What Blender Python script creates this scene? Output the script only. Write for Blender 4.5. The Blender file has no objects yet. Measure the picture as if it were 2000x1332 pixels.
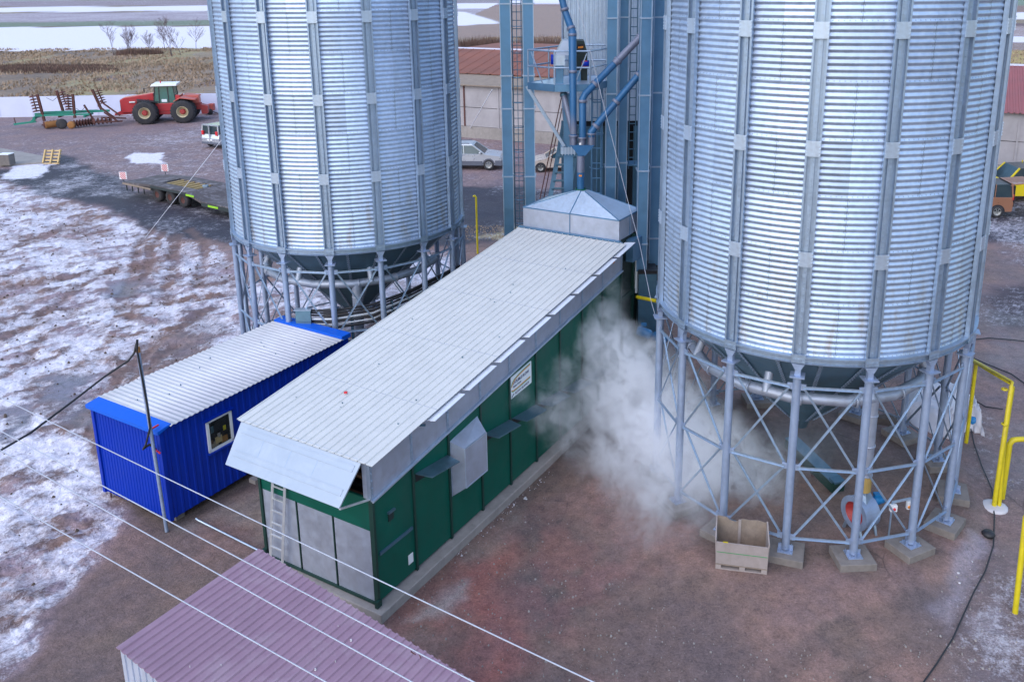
import bpy, math, random
import numpy as np
from mathutils import Vector, Matrix
R = math.radians
rnd = random.Random(7)
S = bpy.context.scene
C = S.collection

# ------------------------------------------------------------------ camera
F, PITCH, ROLL, CZ, CX, CY = 1699.2439, R(14.606538), R(.3923275), 12.431908, 1076.79196, 403.0623
c_, s_ = math.cos(PITCH), math.sin(PITCH)
fw = Vector((0, c_, -s_)); up0 = Vector((0, s_, c_)); rt0 = Vector((1, 0, 0))
rt = rt0*math.cos(ROLL) - up0*math.sin(ROLL)
up = rt0*math.sin(ROLL) + up0*math.cos(ROLL)
O = Vector((0, 0, CZ))
cam = bpy.data.cameras.new('camera'); camo = bpy.data.objects.new('camera', cam); C.objects.link(camo)
M = Matrix((rt, up, -fw)).transposed().to_4x4(); M.translation = O
camo.matrix_world = M
cam.sensor_width = 36; cam.lens = 36*F/2000
cam.shift_x = (1000-CX)/2000; cam.shift_y = (CY-666)/2000
cam.clip_start = .1; cam.clip_end = 12000
S.camera = camo

def _ray(x, y): return fw + rt*((x-CX)/F) - up*((y-CY)/F)
def gz(x, y, z=0.):          # point of height z seen at that place of the photograph
    r = _ray(x, y); return O + r*((z-CZ)/r.z)
def at(x, y, d):             # point at depth d
    r = _ray(x, y); return O + r*(d/r.y)

# ------------------------------------------------------------------ sky, sun, exposure
SUN_EL, SUN_AZ = R(42), R(215)      # azimuth clockwise from +Y
w = bpy.data.worlds.new('World'); S.world = w; w.use_nodes = True
nt = w.node_tree; bg = nt.nodes['Background']
sky = nt.nodes.new('ShaderNodeTexSky'); sky.sky_type = 'NISHITA'; sky.sun_disc = False
sky.sun_elevation = SUN_EL; sky.sun_rotation = SUN_AZ
sky.air_density = 1.7; sky.dust_density = 1.8; sky.ozone_density = 5.0; sky.altitude = 100
nt.links.new(sky.outputs[0], bg.inputs[0]); bg.inputs[1].default_value = .15
sl = bpy.data.lights.new('sun', 'SUN'); sl.energy = .85; sl.angle = R(100); sl.color = (1, .92, .93)
so = bpy.data.objects.new('sun', sl); C.objects.link(so)
sd = Vector((math.sin(SUN_AZ)*math.cos(SUN_EL), math.cos(SUN_AZ)*math.cos(SUN_EL), math.sin(SUN_EL)))
so.rotation_euler = (-sd).to_track_quat('-Z', 'Y').to_euler(); so.location = (0, 0, 60)
S.view_settings.view_transform = 'Standard'; S.view_settings.look = 'None'
S.view_settings.exposure = .96; S.view_settings.gamma = 1
S.render.engine = 'CYCLES'

# ------------------------------------------------------------------ materials
class NT:
    def __init__(s, name):
        s.m = bpy.data.materials.new(name); s.m.use_nodes = True
        s.t = s.m.node_tree; s.n = s.t.nodes; s.b = s.n['Principled BSDF']; s.o = s.n['Material Output']
        s._co = None
    def set(s, k, v):
        i = s.b.inputs[k]
        if isinstance(v, bpy.types.NodeSocket): s.t.links.new(v, i)
        else: i.default_value = (*v, 1) if isinstance(v, tuple) and len(v) == 3 and k != 'Normal' else v
    def coord(s, k='Object'):
        if s._co is None: s._co = s.n.new('ShaderNodeTexCoord')
        return s._co.outputs[k]
    def geo(s): return s.n.new('ShaderNodeNewGeometry').outputs['Position']
    def lk(s, a, b):
        if isinstance(a, bpy.types.NodeSocket): s.t.links.new(a, b)
        else:
            try: b.default_value = a
            except Exception: b.default_value = (*a, 1)
    def math(s, op, a, b=0., c=0., clamp=False):
        n = s.n.new('ShaderNodeMath'); n.operation = op; n.use_clamp = clamp
        s.lk(a, n.inputs[0]); s.lk(b, n.inputs[1]); s.lk(c, n.inputs[2]); return n.outputs[0]
    def noise(s, vec, scale, detail=6, rough=.6, dist=0., col=False):
        n = s.n.new('ShaderNodeTexNoise'); s.lk(vec, n.inputs['Vector'])
        n.inputs['Scale'].default_value = scale; n.inputs['Detail'].default_value = detail
        n.inputs['Roughness'].default_value = rough; n.inputs['Distortion'].default_value = dist
        return n.outputs['Color' if col else 'Fac']
    def voro(s, vec, scale, feat='F1', out='Distance'):
        n = s.n.new('ShaderNodeTexVoronoi'); n.feature = feat; s.lk(vec, n.inputs['Vector'])
        n.inputs['Scale'].default_value = scale; return n.outputs[out]
    def scalev(s, vec, sc):
        n = s.n.new('ShaderNodeMapping'); s.lk(vec, n.inputs[0]); n.inputs['Scale'].default_value = sc; return n.outputs[0]
    def rotscale(s, vec, sc, deg):
        n = s.n.new('ShaderNodeMapping'); n.vector_type = 'TEXTURE'; s.lk(vec, n.inputs[0]); n.inputs['Rotation'].default_value = (0, 0, R(deg))
        return s.scalev(n.outputs[0], sc)
    def ramp(s, f, stops):
        n = s.n.new('ShaderNodeValToRGB'); s.lk(f, n.inputs[0]); e = n.color_ramp.elements
        while len(e) < len(stops): e.new(.5)
        for i, (p, c) in enumerate(stops):
            e[i].position = p; e[i].color = (c, c, c, 1) if isinstance(c, (int, float)) else (*c, 1)
        return n.outputs[0]
    def mix(s, f, a, b, mode='MIX'):
        n = s.n.new('ShaderNodeMix'); n.data_type = 'RGBA'; n.blend_type = mode
        s.lk(f, n.inputs[0]); 
        for v, i in ((a, 6), (b, 7)):
            if isinstance(v, bpy.types.NodeSocket): s.t.links.new(v, n.inputs[i])
            else: n.inputs[i].default_value = (*v, 1)
        return n.outputs[2]
    def attr(s, name, out='Fac'):
        n = s.n.new('ShaderNodeAttribute'); n.attribute_name = name; return n.outputs[out]
    def sep(s, v):
        n = s.n.new('ShaderNodeSeparateXYZ'); s.lk(v, n.inputs[0]); return n.outputs
    def bump(s, h, strength=.3, dist=.02):
        n = s.n.new('ShaderNodeBump'); s.lk(h, n.inputs['Height'])
        n.inputs['Strength'].default_value = strength; n.inputs['Distance'].default_value = dist
        s.t.links.new(n.outputs[0], s.b.inputs['Normal'])

MATS = {}
def mat(name, col, rough=.6, metal=0., var=.15, vs=6., dirt=None, dirt_amt=.3, bump=0., spec=None, coat=0.):
    if name in MATS: return MATS[name]
    t = NT(name); g = t.coord()
    n = t.noise(g, vs, 8, .65); n2 = t.noise(g, vs*.17, 4, .6)
    k = t.ramp(t.math('ADD', t.math('MULTIPLY', n, .6), t.math('MULTIPLY', n2, .4)), [(.3, 1-var), (.7, 1+var*.4)])
    c = t.mix(1., col, k, 'MULTIPLY')
    if dirt:
        d = t.ramp(t.noise(t.scalev(g, (1, 1, .35)), vs*.6, 10, .7, .6), [(.5, 0.), (.72, dirt_amt)])
        c = t.mix(d, c, dirt)
    t.set('Base Color', c); t.set('Metallic', metal)
    t.set('Roughness', t.ramp(n, [(.3, max(0, rough-.1)), (.7, min(1, rough+.12))]))
    if bump: t.bump(n, bump, .02)
    if spec is not None: t.set('Specular IOR Level', spec)
    if coat: t.set('Coat Weight', coat)
    MATS[name] = t.m; return t.m

def silo_metal():
    t = NT('corrugated_galvanised'); g = t.coord(); x, y, z = t.sep(g)
    th = t.math('ARCTAN2', y, x)
    ring = t.math('FLOOR', t.math('DIVIDE', t.math('SUBTRACT', z, 4.90), 1.12))
    odd = t.math('MODULO', ring, 2.)
    u = t.math('ADD', t.math('MULTIPLY', th, 8/(2*math.pi)), t.math('ADD', t.math('MULTIPLY', odd, .5), 20.25))
    fu = t.math('FRACT', u); cell = t.math('FLOOR', u)
    rv = t.n.new('ShaderNodeTexWhiteNoise'); rv.noise_dimensions = '2D'
    cb = t.n.new('ShaderNodeCombineXYZ'); t.lk(cell, cb.inputs[0]); t.lk(ring, cb.inputs[1]); t.lk(cb.outputs[0], rv.inputs['Vector'])
    # vertical seam line and bolts (sheet length 2.88 m)
    d = t.math('ABSOLUTE', t.math('SUBTRACT', fu, .5))
    line = t.math('LESS_THAN', d, .0028)
    fz = t.math('FRACT', t.math('DIVIDE', t.math('SUBTRACT', z, 4.90), .12444))
    bz = t.math('LESS_THAN', t.math('ABSOLUTE', t.math('SUBTRACT', fz, .5)), .17)
    bolt = t.math('MULTIPLY', t.math('LESS_THAN', t.math('ABSOLUTE', t.math('SUBTRACT', d, .0105)), .0035), bz)
    fr = t.math('FRACT', t.math('DIVIDE', t.math('SUBTRACT', z, 4.90), 1.12))
    hl = t.math('LESS_THAN', fr, .008)
    bh = t.math('MULTIPLY', t.math('LESS_THAN', t.math('ABSOLUTE', t.math('SUBTRACT', fr, .03)), .011), t.math('LESS_THAN', t.math('FRACT', t.math('MULTIPLY', th, 36.)), .26))
    n = t.noise(g, 9, 8, .6); n2 = t.noise(t.scalev(g, (1, 1, .12)), 2.2, 8, .7)
    base = t.ramp(n, [(.3, (.40, .50, .67)), (.7, (.53, .63, .79))])
    base = t.mix(1., base, t.ramp(rv.outputs[0], [(0., .78), (1., 1.05)]), 'MULTIPLY')
    base = t.mix(t.ramp(n2, [(.5, 0.), (.72, .28)]), base, (.34, .36, .40))
    low = t.ramp(t.math('MULTIPLY', t.math('SUBTRACT', z, 4.85), .3), [(0., 1.), (.9, 0.)])
    st = t.math('MULTIPLY', low, t.ramp(t.noise(t.scalev(g, (2.5, 2.5, .5)), 1.3, 8, .7), [(.5, 0.), (.68, .75)]))
    base = t.mix(st, base, (.33, .24, .12))
    base = t.mix(t.math('MULTIPLY', t.math('MAXIMUM', line, hl), .55), base, (.10, .12, .15))
    base = t.mix(t.math('MULTIPLY', t.math('MAXIMUM', bolt, bh), .45), base, (.14, .17, .22))
    t.set('Base Color', base); t.set('Metallic', .74)
    t.set('Roughness', t.ramp(n, [(.3, .42), (.75, .56)]))
    t.bump(t.math('ADD', t.math('MULTIPLY', n, .4), t.math('MAXIMUM', bolt, bh)), .25, .01)
    return t.m
M_SILO = silo_metal()
M_GALV = mat('galvanised', (.36, .46, .60), .45, .75, .22, 14, (.30, .31, .33), .35)
M_GALVL = mat('galvanised_light', (.50, .60, .74), .42, .7, .18, 12, (.35, .37, .40), .35)
M_GALVF = mat('galvanised_flat', (.42, .46, .57), .5, .6, .25, 5, (.33, .33, .37), .4)
M_LEG = mat('galvanised_leg', (.33, .41, .58), .5, .55, .2, 9, (.25, .27, .32), .35)
M_TEAL = mat('elevator_trunk_metal', (.11, .24, .40), .42, .6, .2, 3, (.12, .20, .27), .4)
M_TEALD = mat('dark_duct_metal', (.08, .17, .25), .45, .5, .25, 3)
M_CONE = mat('hopper_metal', (.14, .25, .33), .42, .75, .25, 4, (.12, .16, .18), .4)
M_PIPE = mat('spout_paint', (.025, .11, .25), .42, .1, .2, 5, (.08, .10, .17), .4, spec=.35)
M_PIPEG = mat('spout_grey', (.17, .19, .27), .5, .3, .25, 7, (.09, .10, .13), .4)
M_GREEN = mat('green_paint', (.002, .088, .062), .45, 0., .25, 3, (.012, .06, .05), .5, spec=.22)
M_GREEND = mat('dark_green_paint', (.004, .035, .028), .5, 0., .25, 5)
M_DKGREEN = mat('green_black', (.008, .022, .022), .6, 0., .3, 5)
M_BLUE = mat('blue_paint', (.002, .030, .36), .45, 0., .12, 2.5, (.01, .04, .27), .35, spec=.2)
M_BLUEL = mat('bright_blue_flashing', (.004, .10, .58), .45, 0., .12, 4, spec=.25)
M_ROOFC = mat('cream_roof_sheet', (.56, .56, .56), .6, .05, .08, 2.2, (.45, .46, .48), .35)
M_ROOFW = mat('white_roof_sheet', (.62, .60, .64), .55, .1, .10, 3, (.46, .42, .45), .4)
M_BOARD = mat('grey_white_board', (.34, .39, .47), .45, .3, .12, 3, (.42, .46, .54), .6)
M_PURP = mat('purple_roof_paint', (.30, .185, .25), .5, .05, .15, 1.8, (.46, .38, .42), .35)
M_WHITEF = mat('white_flap_sheet', (.66, .70, .80), .45, .1, .1, 4)
M_SIDING = mat('grey_siding', (.50, .54, .66), .45, .3, .15, 4)
M_CONC = mat('concrete', (.30, .27, .26), .85, 0., .3, 4, (.15, .13, .13), .5, .3)
M_CONCD = mat('concrete_footing', (.20, .175, .165), .9, 0., .35, 6, (.09, .08, .08), .5, .4)
M_CONCW = mat('concrete_wall_panel', (.37, .345, .37), .85, 0., .3, .9, (.20, .18, .19), .6, .2)
M_FENCE = mat('pale_fence_panel', (.60, .62, .80), .8, 0., .12, .6, (.5, .5, .66), .5)
M_WOOD = mat('weathered_wood', (.27, .21, .17), .8, 0., .35, 9, (.12, .09, .08), .5, .3)
M_WOODL = mat('pale_plywood', (.32, .27, .26), .75, 0., .2, 8, (.24, .19, .17), .5, .2)
M_WOODY = mat('yellow_pallet_wood', (.52, .36, .17), .75, 0., .25, 6)
M_YEL = mat('yellow_gas_paint', (.60, .48, .01), .45, 0., .25, 5, (.30, .22, .04), .8)
M_BLACK = mat('black_rubber', (.018, .018, .024), .55, 0., .3, 8)
M_TYRE = mat('tyre_rubber', (.030, .029, .036), .85, 0., .3, 6, (.10, .08, .075), .4)
M_DARK = mat('dark_void', (.008, .010, .016), .8, 0., .2, 4)
M_REDT = mat('tractor_red', (.42, .018, .028), .38, 0., .15, 2, (.22, .04, .04), .35, coat=.3)
M_REDF = mat('faded_red', (.50, .11, .09), .5, 0., .2, 2)
M_WHITE = mat('white_paint', (.75, .75, .78), .4, 0., .1, 3)
M_CREAM = mat('cream_rim', (.62, .53, .36), .5, 0., .2, 6, (.22, .12, .08), .4)
M_GLASS = mat('dark_glass', (.012, .035, .05), .12, 0., .1, 2, spec=.8)
_t = NT('clear_pane'); _t.set('Base Color', (.9, .95, .95)); _t.set('Roughness', .03); _t.set('Transmission Weight', 1.); _t.set('IOR', 1.2); M_PANE = _t.m
M_GLASSG = mat('green_glass', (.012, .11, .11), .12, 0., .1, 2, spec=.8)
M_HARG = mat('implement_green', (.005, .22, .16), .5, 0., .25, 3, (.10, .06, .04), .4)
M_RUST = mat('rusty_steel', (.11, .04, .035), .8, .1, .4, 6, (.05, .02, .03), .5)
M_RUSTO = mat('orange_rust', (.30, .13, .04), .8, 0., .3, 4)
M_SILV = mat('silver_car_paint', (.50, .52, .58), .3, .5, .06, 2, coat=.5)
M_CLAD = mat('dark_car_cladding', (.10, .11, .15), .6, 0., .15, 4)
M_BEIGE = mat('beige_car_paint', (.56, .47, .42), .3, .3, .06, 2, coat=.5)
M_BROWN = mat('brown_car_paint', (.33, .15, .09), .35, .3, .1, 2, coat=.4)
M_YVAN = mat('yellow_van_paint', (.68, .52, .01), .35, 0., .1, 2)
M_RIM = mat('alloy_rim', (.38, .38, .38), .4, .5, .15, 6)
M_REDL = mat('red_lamp', (.60, .02, .03), .3)
M_ORANGE = mat('orange_plastic', (.75, .24, .02), .5)
M_DECK = mat('trailer_deck', (.085, .07, .075), .8, 0., .4, 3, (.40, .38, .43), .5)
M_TRGR = mat('trailer_frame_dark', (.03, .04, .045), .6, .1, .2, 3)
M_HIVIS = mat('lime_reflector', (.28, .55, .03), .6)
M_RUSTROOF = mat('rusty_brown_roof', (.23, .088, .065), .85, 0., .25, .5, (.12, .06, .05), .5)
M_REDROOF = mat('red_corrugated_roof', (.30, .10, .105), .7, 0., .2, .6, (.20, .07, .08), .5)
M_BRBLUE = mat('motor_blue', (.006, .17, .42), .42, 0., .15, 6)
M_REDP = mat('fan_inlet_red', (.36, .035, .035), .5, 0., .25, 6, (.15, .05, .05), .5)
M_AMBER = mat('amber_collar', (.42, .28, .09), .5, 0., .2, 6)
M_TARP = mat('white_tarp', (.52, .50, .54), .6, 0., .12, 3, (.40, .36, .36), .5, .4)
M_WIRE = mat('aluminium_wire', (.72, .75, .84), .5, .1, .05, 3)
M_WIREL = mat('weathered_wire', (.42, .44, .52), .6, .1, .15, 3)
M_ALU = mat('aluminium', (.58, .60, .64), .4, .5, .15, 6)
M_BARK = mat('bark', (.10, .075, .085), .85, 0., .3, 4)
M_TWIG = mat('twigs', (.17, .115, .125), .85, 0., .3, 2)
M_BUSH = mat('dry_bush_twigs', (.145, .085, .07), .9, 0., .35, 2)
M_STRAW = mat('straw', (.32, .23, .165), .9, 0., .5, .25)
M_SNOW = mat('snow_matter', (.78, .80, .86), .7, 0., .08, 2)
M_STONE = mat('stones', (.30, .27, .26), .85, 0., .5, 8)
M_GRAIN = mat('grain_bed', (.16, .085, .055), .9, 0., .4, 8)
M_SIGNW = mat('sign_white', (.72, .77, .82), .4, 0., .05, 2)
M_SIGNG = mat('sign_green', (.03, .26, .08), .5, 0., .1, 3)
M_SIGNO = mat('sign_orange', (.70, .26, .06), .5, 0., .1, 3)
M_INK = mat('sign_ink', (.015, .03, .12), .5, 0., .1, 3)
M_SOIL = mat('clod', (.10, .07, .055), .95, 0., .4, 8)

# ------------------------------------------------------------------ mesh builder
def basis(d):
    d = Vector(d).normalized()
    a = Vector((0, 0, 1)) if abs(d.z) < .9 else Vector((1, 0, 0))
    x = d.cross(a).normalized(); return x, x.cross(d).normalized()
class MB:
    def __init__(s): s.v = []; s.f = []; s.sm = []
    def add(s, vs, fs, smooth=False):
        o = len(s.v); s.v += [tuple(p) for p in vs]; s.f += [tuple(i+o for i in f) for f in fs]; s.sm += [smooth]*len(fs); return s
    def hex(s, p):      # 8 points: bottom 0-3, top 4-7
        return s.add(p, [(3, 2, 1, 0), (4, 5, 6, 7), (0, 1, 5, 4), (1, 2, 6, 5), (2, 3, 7, 6), (3, 0, 4, 7)])
    def box(s, a, b):
        x0, y0, z0 = a; x1, y1, z1 = b
        return s.hex([(x0, y0, z0), (x1, y0, z0), (x1, y1, z0), (x0, y1, z0), (x0, y0, z1), (x1, y0, z1), (x1, y1, z1), (x0, y1, z1)])
    def fbox(s, fr, l0, l1, w0, w1, z0, z1, sl=0., sb=None):   # in a frame; sl: slope of top per l, sb: slope of bottom
        if sb is None: sb = 0.
        P = lambda l, w, z: fr(l, w, z)
        return s.hex([P(l0, w0, z0+sb*l0), P(l1, w0, z0+sb*l1), P(l1, w1, z0+sb*l1), P(l0, w1, z0+sb*l0),
                      P(l0, w0, z1+sl*l0), P(l1, w0, z1+sl*l1), P(l1, w1, z1+sl*l1), P(l0, w1, z1+sl*l0)])
    def bar(s, a, b, w=.05, h=.05, upv=None):
        a, b = Vector(a), Vector(b); d = (b-a).normalized()
        if upv is None: x, y = basis(d)
        else:
            x = d.cross(Vector(upv)).normalized(); y = x.cross(d).normalized()
        x *= w/2; y *= h/2
        return s.hex([a-x-y, a+x-y, a+x+y, a-x+y, b-x-y, b+x-y, b+x+y, b-x+y])
    def tube(s, pts, r=.05, n=10, caps=True, rs=None):
        pts = [Vector(p) for p in pts]; vs = []; fs = []; m = len(pts)
        px = None
        for i, p in enumerate(pts):
            d = (pts[min(i+1, m-1)]-pts[max(i-1, 0)]).normalized()
            if px is None: x, y = basis(d)
            else:
                x = (px - d*px.dot(d)).normalized(); y = x.cross(d)
            px = x
            k = 1.
            if 0 < i < m-1:
                c = (pts[i]-pts[i-1]).normalized().dot((pts[i+1]-pts[i]).normalized()); k = 1/max(.5, math.sqrt((1+c)/2))
            rr = rs[i] if rs else r
            for j in range(n):
                a = 2*math.pi*j/n; vs.append(p + (x*math.cos(a)+y*math.sin(a))*rr*(k if k < 1.3 else 1.3))
        for i in range(m-1):
            for j in range(n):
                k = (j+1) % n; fs.append((i*n+j, i*n+k, (i+1)*n+k, (i+1)*n+j))
        s.add(vs, fs, True)
        if caps:
            s.add(vs[:n], [tuple(range(n))[::-1]]); s.add(vs[-n:], [tuple(range(n))])
        return s
    def lathe(s, prof, n=24, o=(0, 0, 0), axis=(0, 0, 1), smooth=True):   # prof: (r, h) along the axis
        x, y = basis(axis); ax = Vector(axis).normalized(); o = Vector(o); vs = []; fs = []
        for r, h in prof:
            for j in range(n):
                a = 2*math.pi*j/n; vs.append(o+ax*h+(x*math.cos(a)+y*math.sin(a))*r)
        for i in range(len(prof)-1):
            for j in range(n):
                k = (j+1) % n; fs.append((i*n+j, i*n+k, (i+1)*n+k, (i+1)*n+j))
        return s.add(vs, fs, smooth)
    def prism(s, poly, a, b):   # polygon of Vector offsets swept from a to b
        a, b = Vector(a), Vector(b); n = len(poly)
        vs = [a+Vector(p) for p in poly]+[b+Vector(p) for p in poly]
        fs = [tuple(range(n))[::-1], tuple(range(n, 2*n))]+[(i, (i+1) % n, n+(i+1) % n, n+i) for i in range(n)]
        return s.add(vs, fs)
    def corr(s, P0, u, v, pitch, amp, n, prof='trap', th=.012, vn=1, sag=0.):
        # corrugated sheet: waves repeat along u, ribs run along v, heights along n
        P0, u, v, n = Vector(P0), Vector(u), Vector(v), Vector(n).normalized()
        L = u.length; N = max(1, int(round(L/pitch)))
        if prof == 'trap': q = [(0, 0), (.55, 0), (.65, 1), (.90, 1), (.999, 0)]
        elif prof == 'rib': q = [(0, 0), (.78, 0), (.84, 1), (.93, 1), (.999, 0)]
        else: q = [(k/8, .5-.5*math.cos(k/4*math.pi)) for k in range(8)]
        us = [((i+a)/N, b*amp) for i in range(N) for a, b in q]+[(1., q[0][1]*amp)]
        m = len(us); vs = []
        for lay in (0, -th):
            for j in range(vn+1):
                for a, h in us: vs.append(P0+u*a+v*(j/vn)+n*(h+lay))
        fs = []; o2 = m*(vn+1)
        for j in range(vn):
            for i in range(m-1):
                a = j*m+i; fs.append((a, a+1, a+m+1, a+m)); fs.append((o2+a, o2+a+m, o2+a+m+1, o2+a+1))
            fs.append((j*m, (j+1)*m, o2+(j+1)*m, o2+j*m)); fs.append((j*m+m-1, o2+j*m+m-1, o2+(j+1)*m+m-1, (j+1)*m+m-1))
        for i in range(m-1):
            fs.append((i, o2+i, o2+i+1, i+1)); a = vn*m+i; fs.append((a, a+1, o2+a+1, o2+a))
        return s.add(vs, fs, prof == 'sine')
    def build(s, name, m, parent=None, world=True, bevel=0.):
        vs = s.v
        if parent is not None and world:
            l = parent.get('_o') or (0, 0, 0); vs = [(a-l[0], b-l[1], c-l[2]) for a, b, c in vs]
        me = bpy.data.meshes.new(name); me.from_pydata([tuple(p) for p in vs], [], s.f)
        me.polygons.foreach_set('use_smooth', s.sm); me.materials.append(m); me.update()
        o = bpy.data.objects.new(name, me); C.objects.link(o)
        if parent is not None:
            o.parent = parent; o['_o'] = parent.get('_o') or (0, 0, 0)
        if bevel:
            b = o.modifiers.new('bevel', 'BEVEL'); b.width = bevel; b.segments = 2; b.limit_method = 'ANGLE'; b.angle_limit = R(40)
        return o
def frame(K, ang):   # l along (cos, sin), w to its left
    K = Vector(K); L = Vector((math.cos(ang), math.sin(ang), 0)); W = Vector((-L.y, L.x, 0))
    f = lambda l, w, z: K+L*l+W*w+Vector((0, 0, z)); f.L = L; f.W = W; return f
def tag(o, label, cat, group=None, kind=None):
    if kind: o['kind'] = kind
    if label: o['label'] = label
    if cat: o['category'] = cat
    if group: o['group'] = group
    return o
def thing(name, loc, label, cat, group=None, rz=0):
    o = bpy.data.objects.new(name, None); C.objects.link(o); o.location = loc; o.rotation_euler.z = rz
    o['_o'] = tuple(loc) if rz == 0 else (0, 0, 0)
    return tag(o, label, cat, group)
def single(mb, name, m, label, cat, group=None, kind=None):
    return tag(mb.build(name, m), label, cat, group, kind)
def kids(o): return [c for c in bpy.data.objects if c.parent == o]
def copy_tree(o, parent=None):
    c = o.copy(); C.objects.link(c); c.parent = parent
    for ch in kids(o): copy_tree(ch, c)
    return c
def V(*a): return Vector(a)

# ------------------------------------------------------------------ numeric noise
def _h(ix, iy, s):
    n = (ix.astype(np.int64)*374761393 + iy.astype(np.int64)*668265263 + s*974711) & 0xffffffff
    n = ((n ^ (n >> 13))*1274126177) & 0xffffffff
    return ((n ^ (n >> 16)) & 0xffff)/65535.
def vn(x, y, s=0):
    ix, iy = np.floor(x), np.floor(y); fx, fy = x-ix, y-iy
    fx = fx*fx*(3-2*fx); fy = fy*fy*(3-2*fy)
    a = _h(ix, iy, s); b = _h(ix+1, iy, s); c = _h(ix, iy+1, s); d = _h(ix+1, iy+1, s)
    return (a*(1-fx)+b*fx)*(1-fy)+(c*(1-fx)+d*fx)*fy
def fbm(x, y, s=0, o=5, g=.5):
    t = 0; a = 1; n = 0
    for k in range(o):
        t = t+a*vn(x*2**k+k*17.3, y*2**k-k*9.1, s+k); n += a; a *= g
    return t/n
def sdf(px, py, poly):    # positive inside
    P = np.array([(p[0], p[1]) for p in poly]); d2 = np.full(px.shape, 1e18); ins = np.zeros(px.shape, bool)
    for i in range(len(P)):
        a, b = P[i], P[(i+1) % len(P)]; e = b-a; wx, wy = px-a[0], py-a[1]
        t = np.clip((wx*e[0]+wy*e[1])/(e@e), 0, 1)
        d2 = np.minimum(d2, (wx-e[0]*t)**2+(wy-e[1]*t)**2)
        c = ((a[1] > py) != (b[1] > py)) & (px < (b[0]-a[0])*(py-a[1])/(b[1]-a[1]+1e-12)+a[0]); ins ^= c
    d = np.sqrt(d2); return np.where(ins, d, -d)
def pdist(px, py, poly):
    P = np.array([(p[0], p[1]) for p in poly]); d2 = np.full(px.shape, 1e18)
    for i in range(len(P)-1):
        a, b = P[i], P[i+1]; e = b-a; wx, wy = px-a[0], py-a[1]
        t = np.clip((wx*e[0]+wy*e[1])/(e@e), 0, 1); d2 = np.minimum(d2, (wx-e[0]*t)**2+(wy-e[1]*t)**2)
    return np.sqrt(d2)
def rise_at(x, y):
    k = ss(6., 9., x); d = np.hypot(x-6.3, y-20.); t = np.clip((d-(4.4-.4*k))/((6.6-4.4)*(1-k)+.6*k), 0, 1); return .17*(1-t*t*(3-2*t))
def D0(l, w_): return (-3.57+.503*l-.8643*w_, 15.03+.8643*l+.503*w_)
def gp(*pts): return [gz(x, y, 0) for x, y in pts]
def ss(a, b, x):
    t = np.clip((x-a)/(b-a), 0, 1); return t*t*(3-2*t)

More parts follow.
